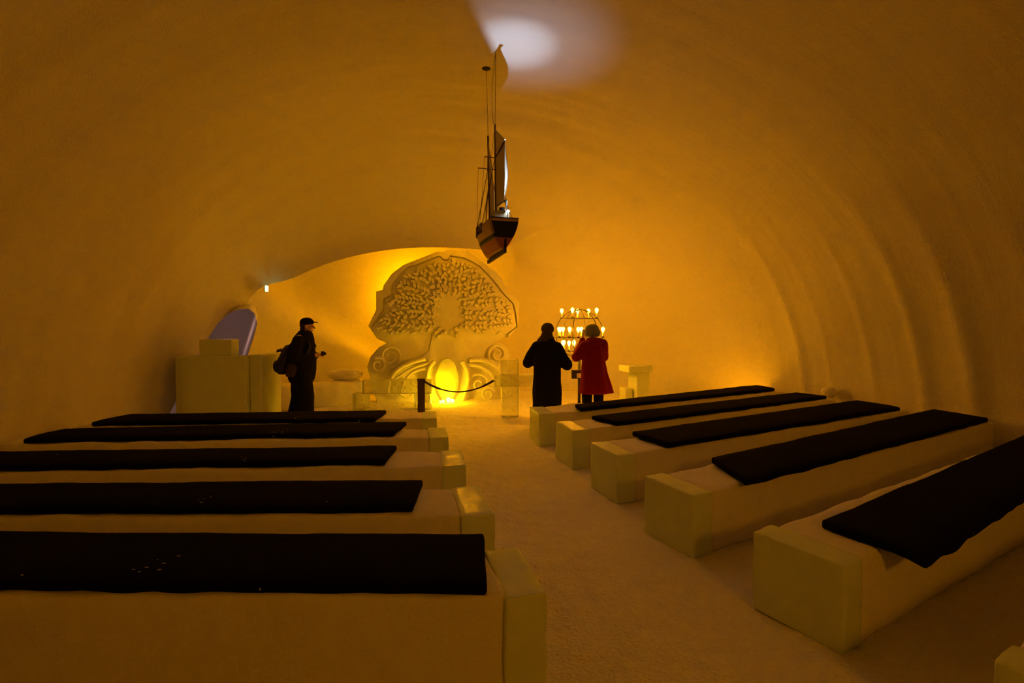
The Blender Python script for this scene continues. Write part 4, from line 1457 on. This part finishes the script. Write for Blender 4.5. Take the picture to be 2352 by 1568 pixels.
fuse('jacket', [p_loft([(.79, 0, .01, .205, .215), (.90, 0, .015, .215, .225), (1.05, 0, .025, .215, .215), (1.20, 0, .03, .215, .20), (1.32, 0, .035, .205, .185), (1.41, 0, .05, .180, .165), (1.48, 0, .065, .130, .130), (1.545, 0, .085, .092, .098)], fold=.02, seed=.5),
      p_cap((-.18, .02, 1.36), (-.265, -.05, 1.10), .100, .085), p_cap((-.265, -.05, 1.10), (-.115, .20, 1.115), .080, .060),
      p_cap((.18, .02, 1.36), (.265, -.05, 1.10), .100, .085), p_cap((.265, -.05, 1.10), (.115, .20, 1.115), .080, .060)], .012, M['black_cloth'], p3, 5, .012)
fuse('jacket_hem', [p_loft([(.785, .035, -.075, .20, .14), (.85, .035, -.075, .205, .145), (.95, .03, -.06, .20, .14), (1.0, .03, -.06, .17, .12)])], .012, M['brown_cloth'], p3, 3, .010)['label'] = 'lighter brown hem panel'
fuse('trousers', [p_ell((0, .01, .80), (.21, .215, .20)), p_cap((.09, .03, .80), (.10, .10, .48), .155, .13), p_cap((.10, .10, .48), (.10, .11, .12), .13, .11),
                  p_cap((-.09, -.03, .80), (-.10, -.06, .49), .155, .13), p_cap((-.10, -.06, .49), (-.10, -.15, .13), .115, .105)], .012, M['dark_cloth'], p3, 5, .012)
for y0, sg in ((.10, 1), (-.18, -1)):
    fuse('boot', [p_cap((sg * .10, y0 + .01, .15), (sg * .10, y0, .07), .062, .056), p_cap((sg * .10, y0 - .03, .052), (sg * .11, y0 + .19, .042), .052, .042)], .01, M['leather'], p3, 3)
fuse('hair', [p_ell((0, .07, 1.63), (.083, .085, .085)), p_ell((0, .045, 1.57), (.07, .05, .06))], .008, M['hair'], p3, 2, .005, 30)
fuse('cap', [p_ell((0, .10, 1.675), (.094, .112, .078)), p_loft([(1.665, 0, .19, .075, .085), (1.678, 0, .19, .07, .085)])], .007, M['black_cloth'], p3, 2)
# backpack: worn, but a thing of its own
bp_ = empty('backpack', (-3.50, 8.0, 0.0), math.radians(-82))
bp_.location = p3.matrix_basis @ Vector((0, -.25, .80))
bp_.rotation_euler = p3.rotation_euler
tag(bp_, 'drooping black backpack on the back of the capped walker', 'backpack')
fuse('sack', [p_loft([(.02, 0, -.04, .10, .06), (.07, 0, -.05, .15, .11), (.18, 0, -.02, .16, .13), (.33, 0, .03, .15, .105), (.45, 0, .06, .13, .085), (.50, 0, .07, .08, .05)])], .012, M['leather'], bp_, 4, .012)
fuse('top_flap', [p_loft([(.40, 0, -.02, .12, .10), (.43, 0, -.02, .12, .105)]), p_cap((0, -.06, .415), (0, -.13, .385), .03, .012)], .008, M['leather'], bp_, 2)
fuse('front_pocket', [p_ell((0, -.13, .15), (.11, .05, .10))], .01, M['leather'], bp_, 3)
for sg in (-1, 1):
    pts = [Vector((sg * .12, .06, .10)), Vector((sg * .20, .18, .16)), Vector((sg * .20, .38, .32)), Vector((sg * .17, .44, .48)), Vector((sg * .13, .38, .60)), Vector((sg * .12, .24, .615)), Vector((sg * .10, .09, .48))]
    mk('strap', *g_tube(pts, .018, 8), M['leather'], bp_, local=True)
# small camera in the walker's hands
cm_ = empty('handheld_camera', p3.matrix_basis @ Vector((0, .35, 1.15)), p3.rotation_euler.z)
tag(cm_, 'small dark camera held out in the capped walker\'s hands', 'camera')
mk('camera_body', *g_join(g_box((0, 0, .0), (.11, .035, .065)), g_box((0.02, 0, .036), (.04, .03, .012))), M['leather'], cm_, local=True, smooth=False)
mk('lens', *g_tube([Vector((0, .015, 0)), Vector((0, .05, 0))], [.024, .021], 14), M['leather'], cm_, local=True)

bpy.data.scenes.remove(WELD)
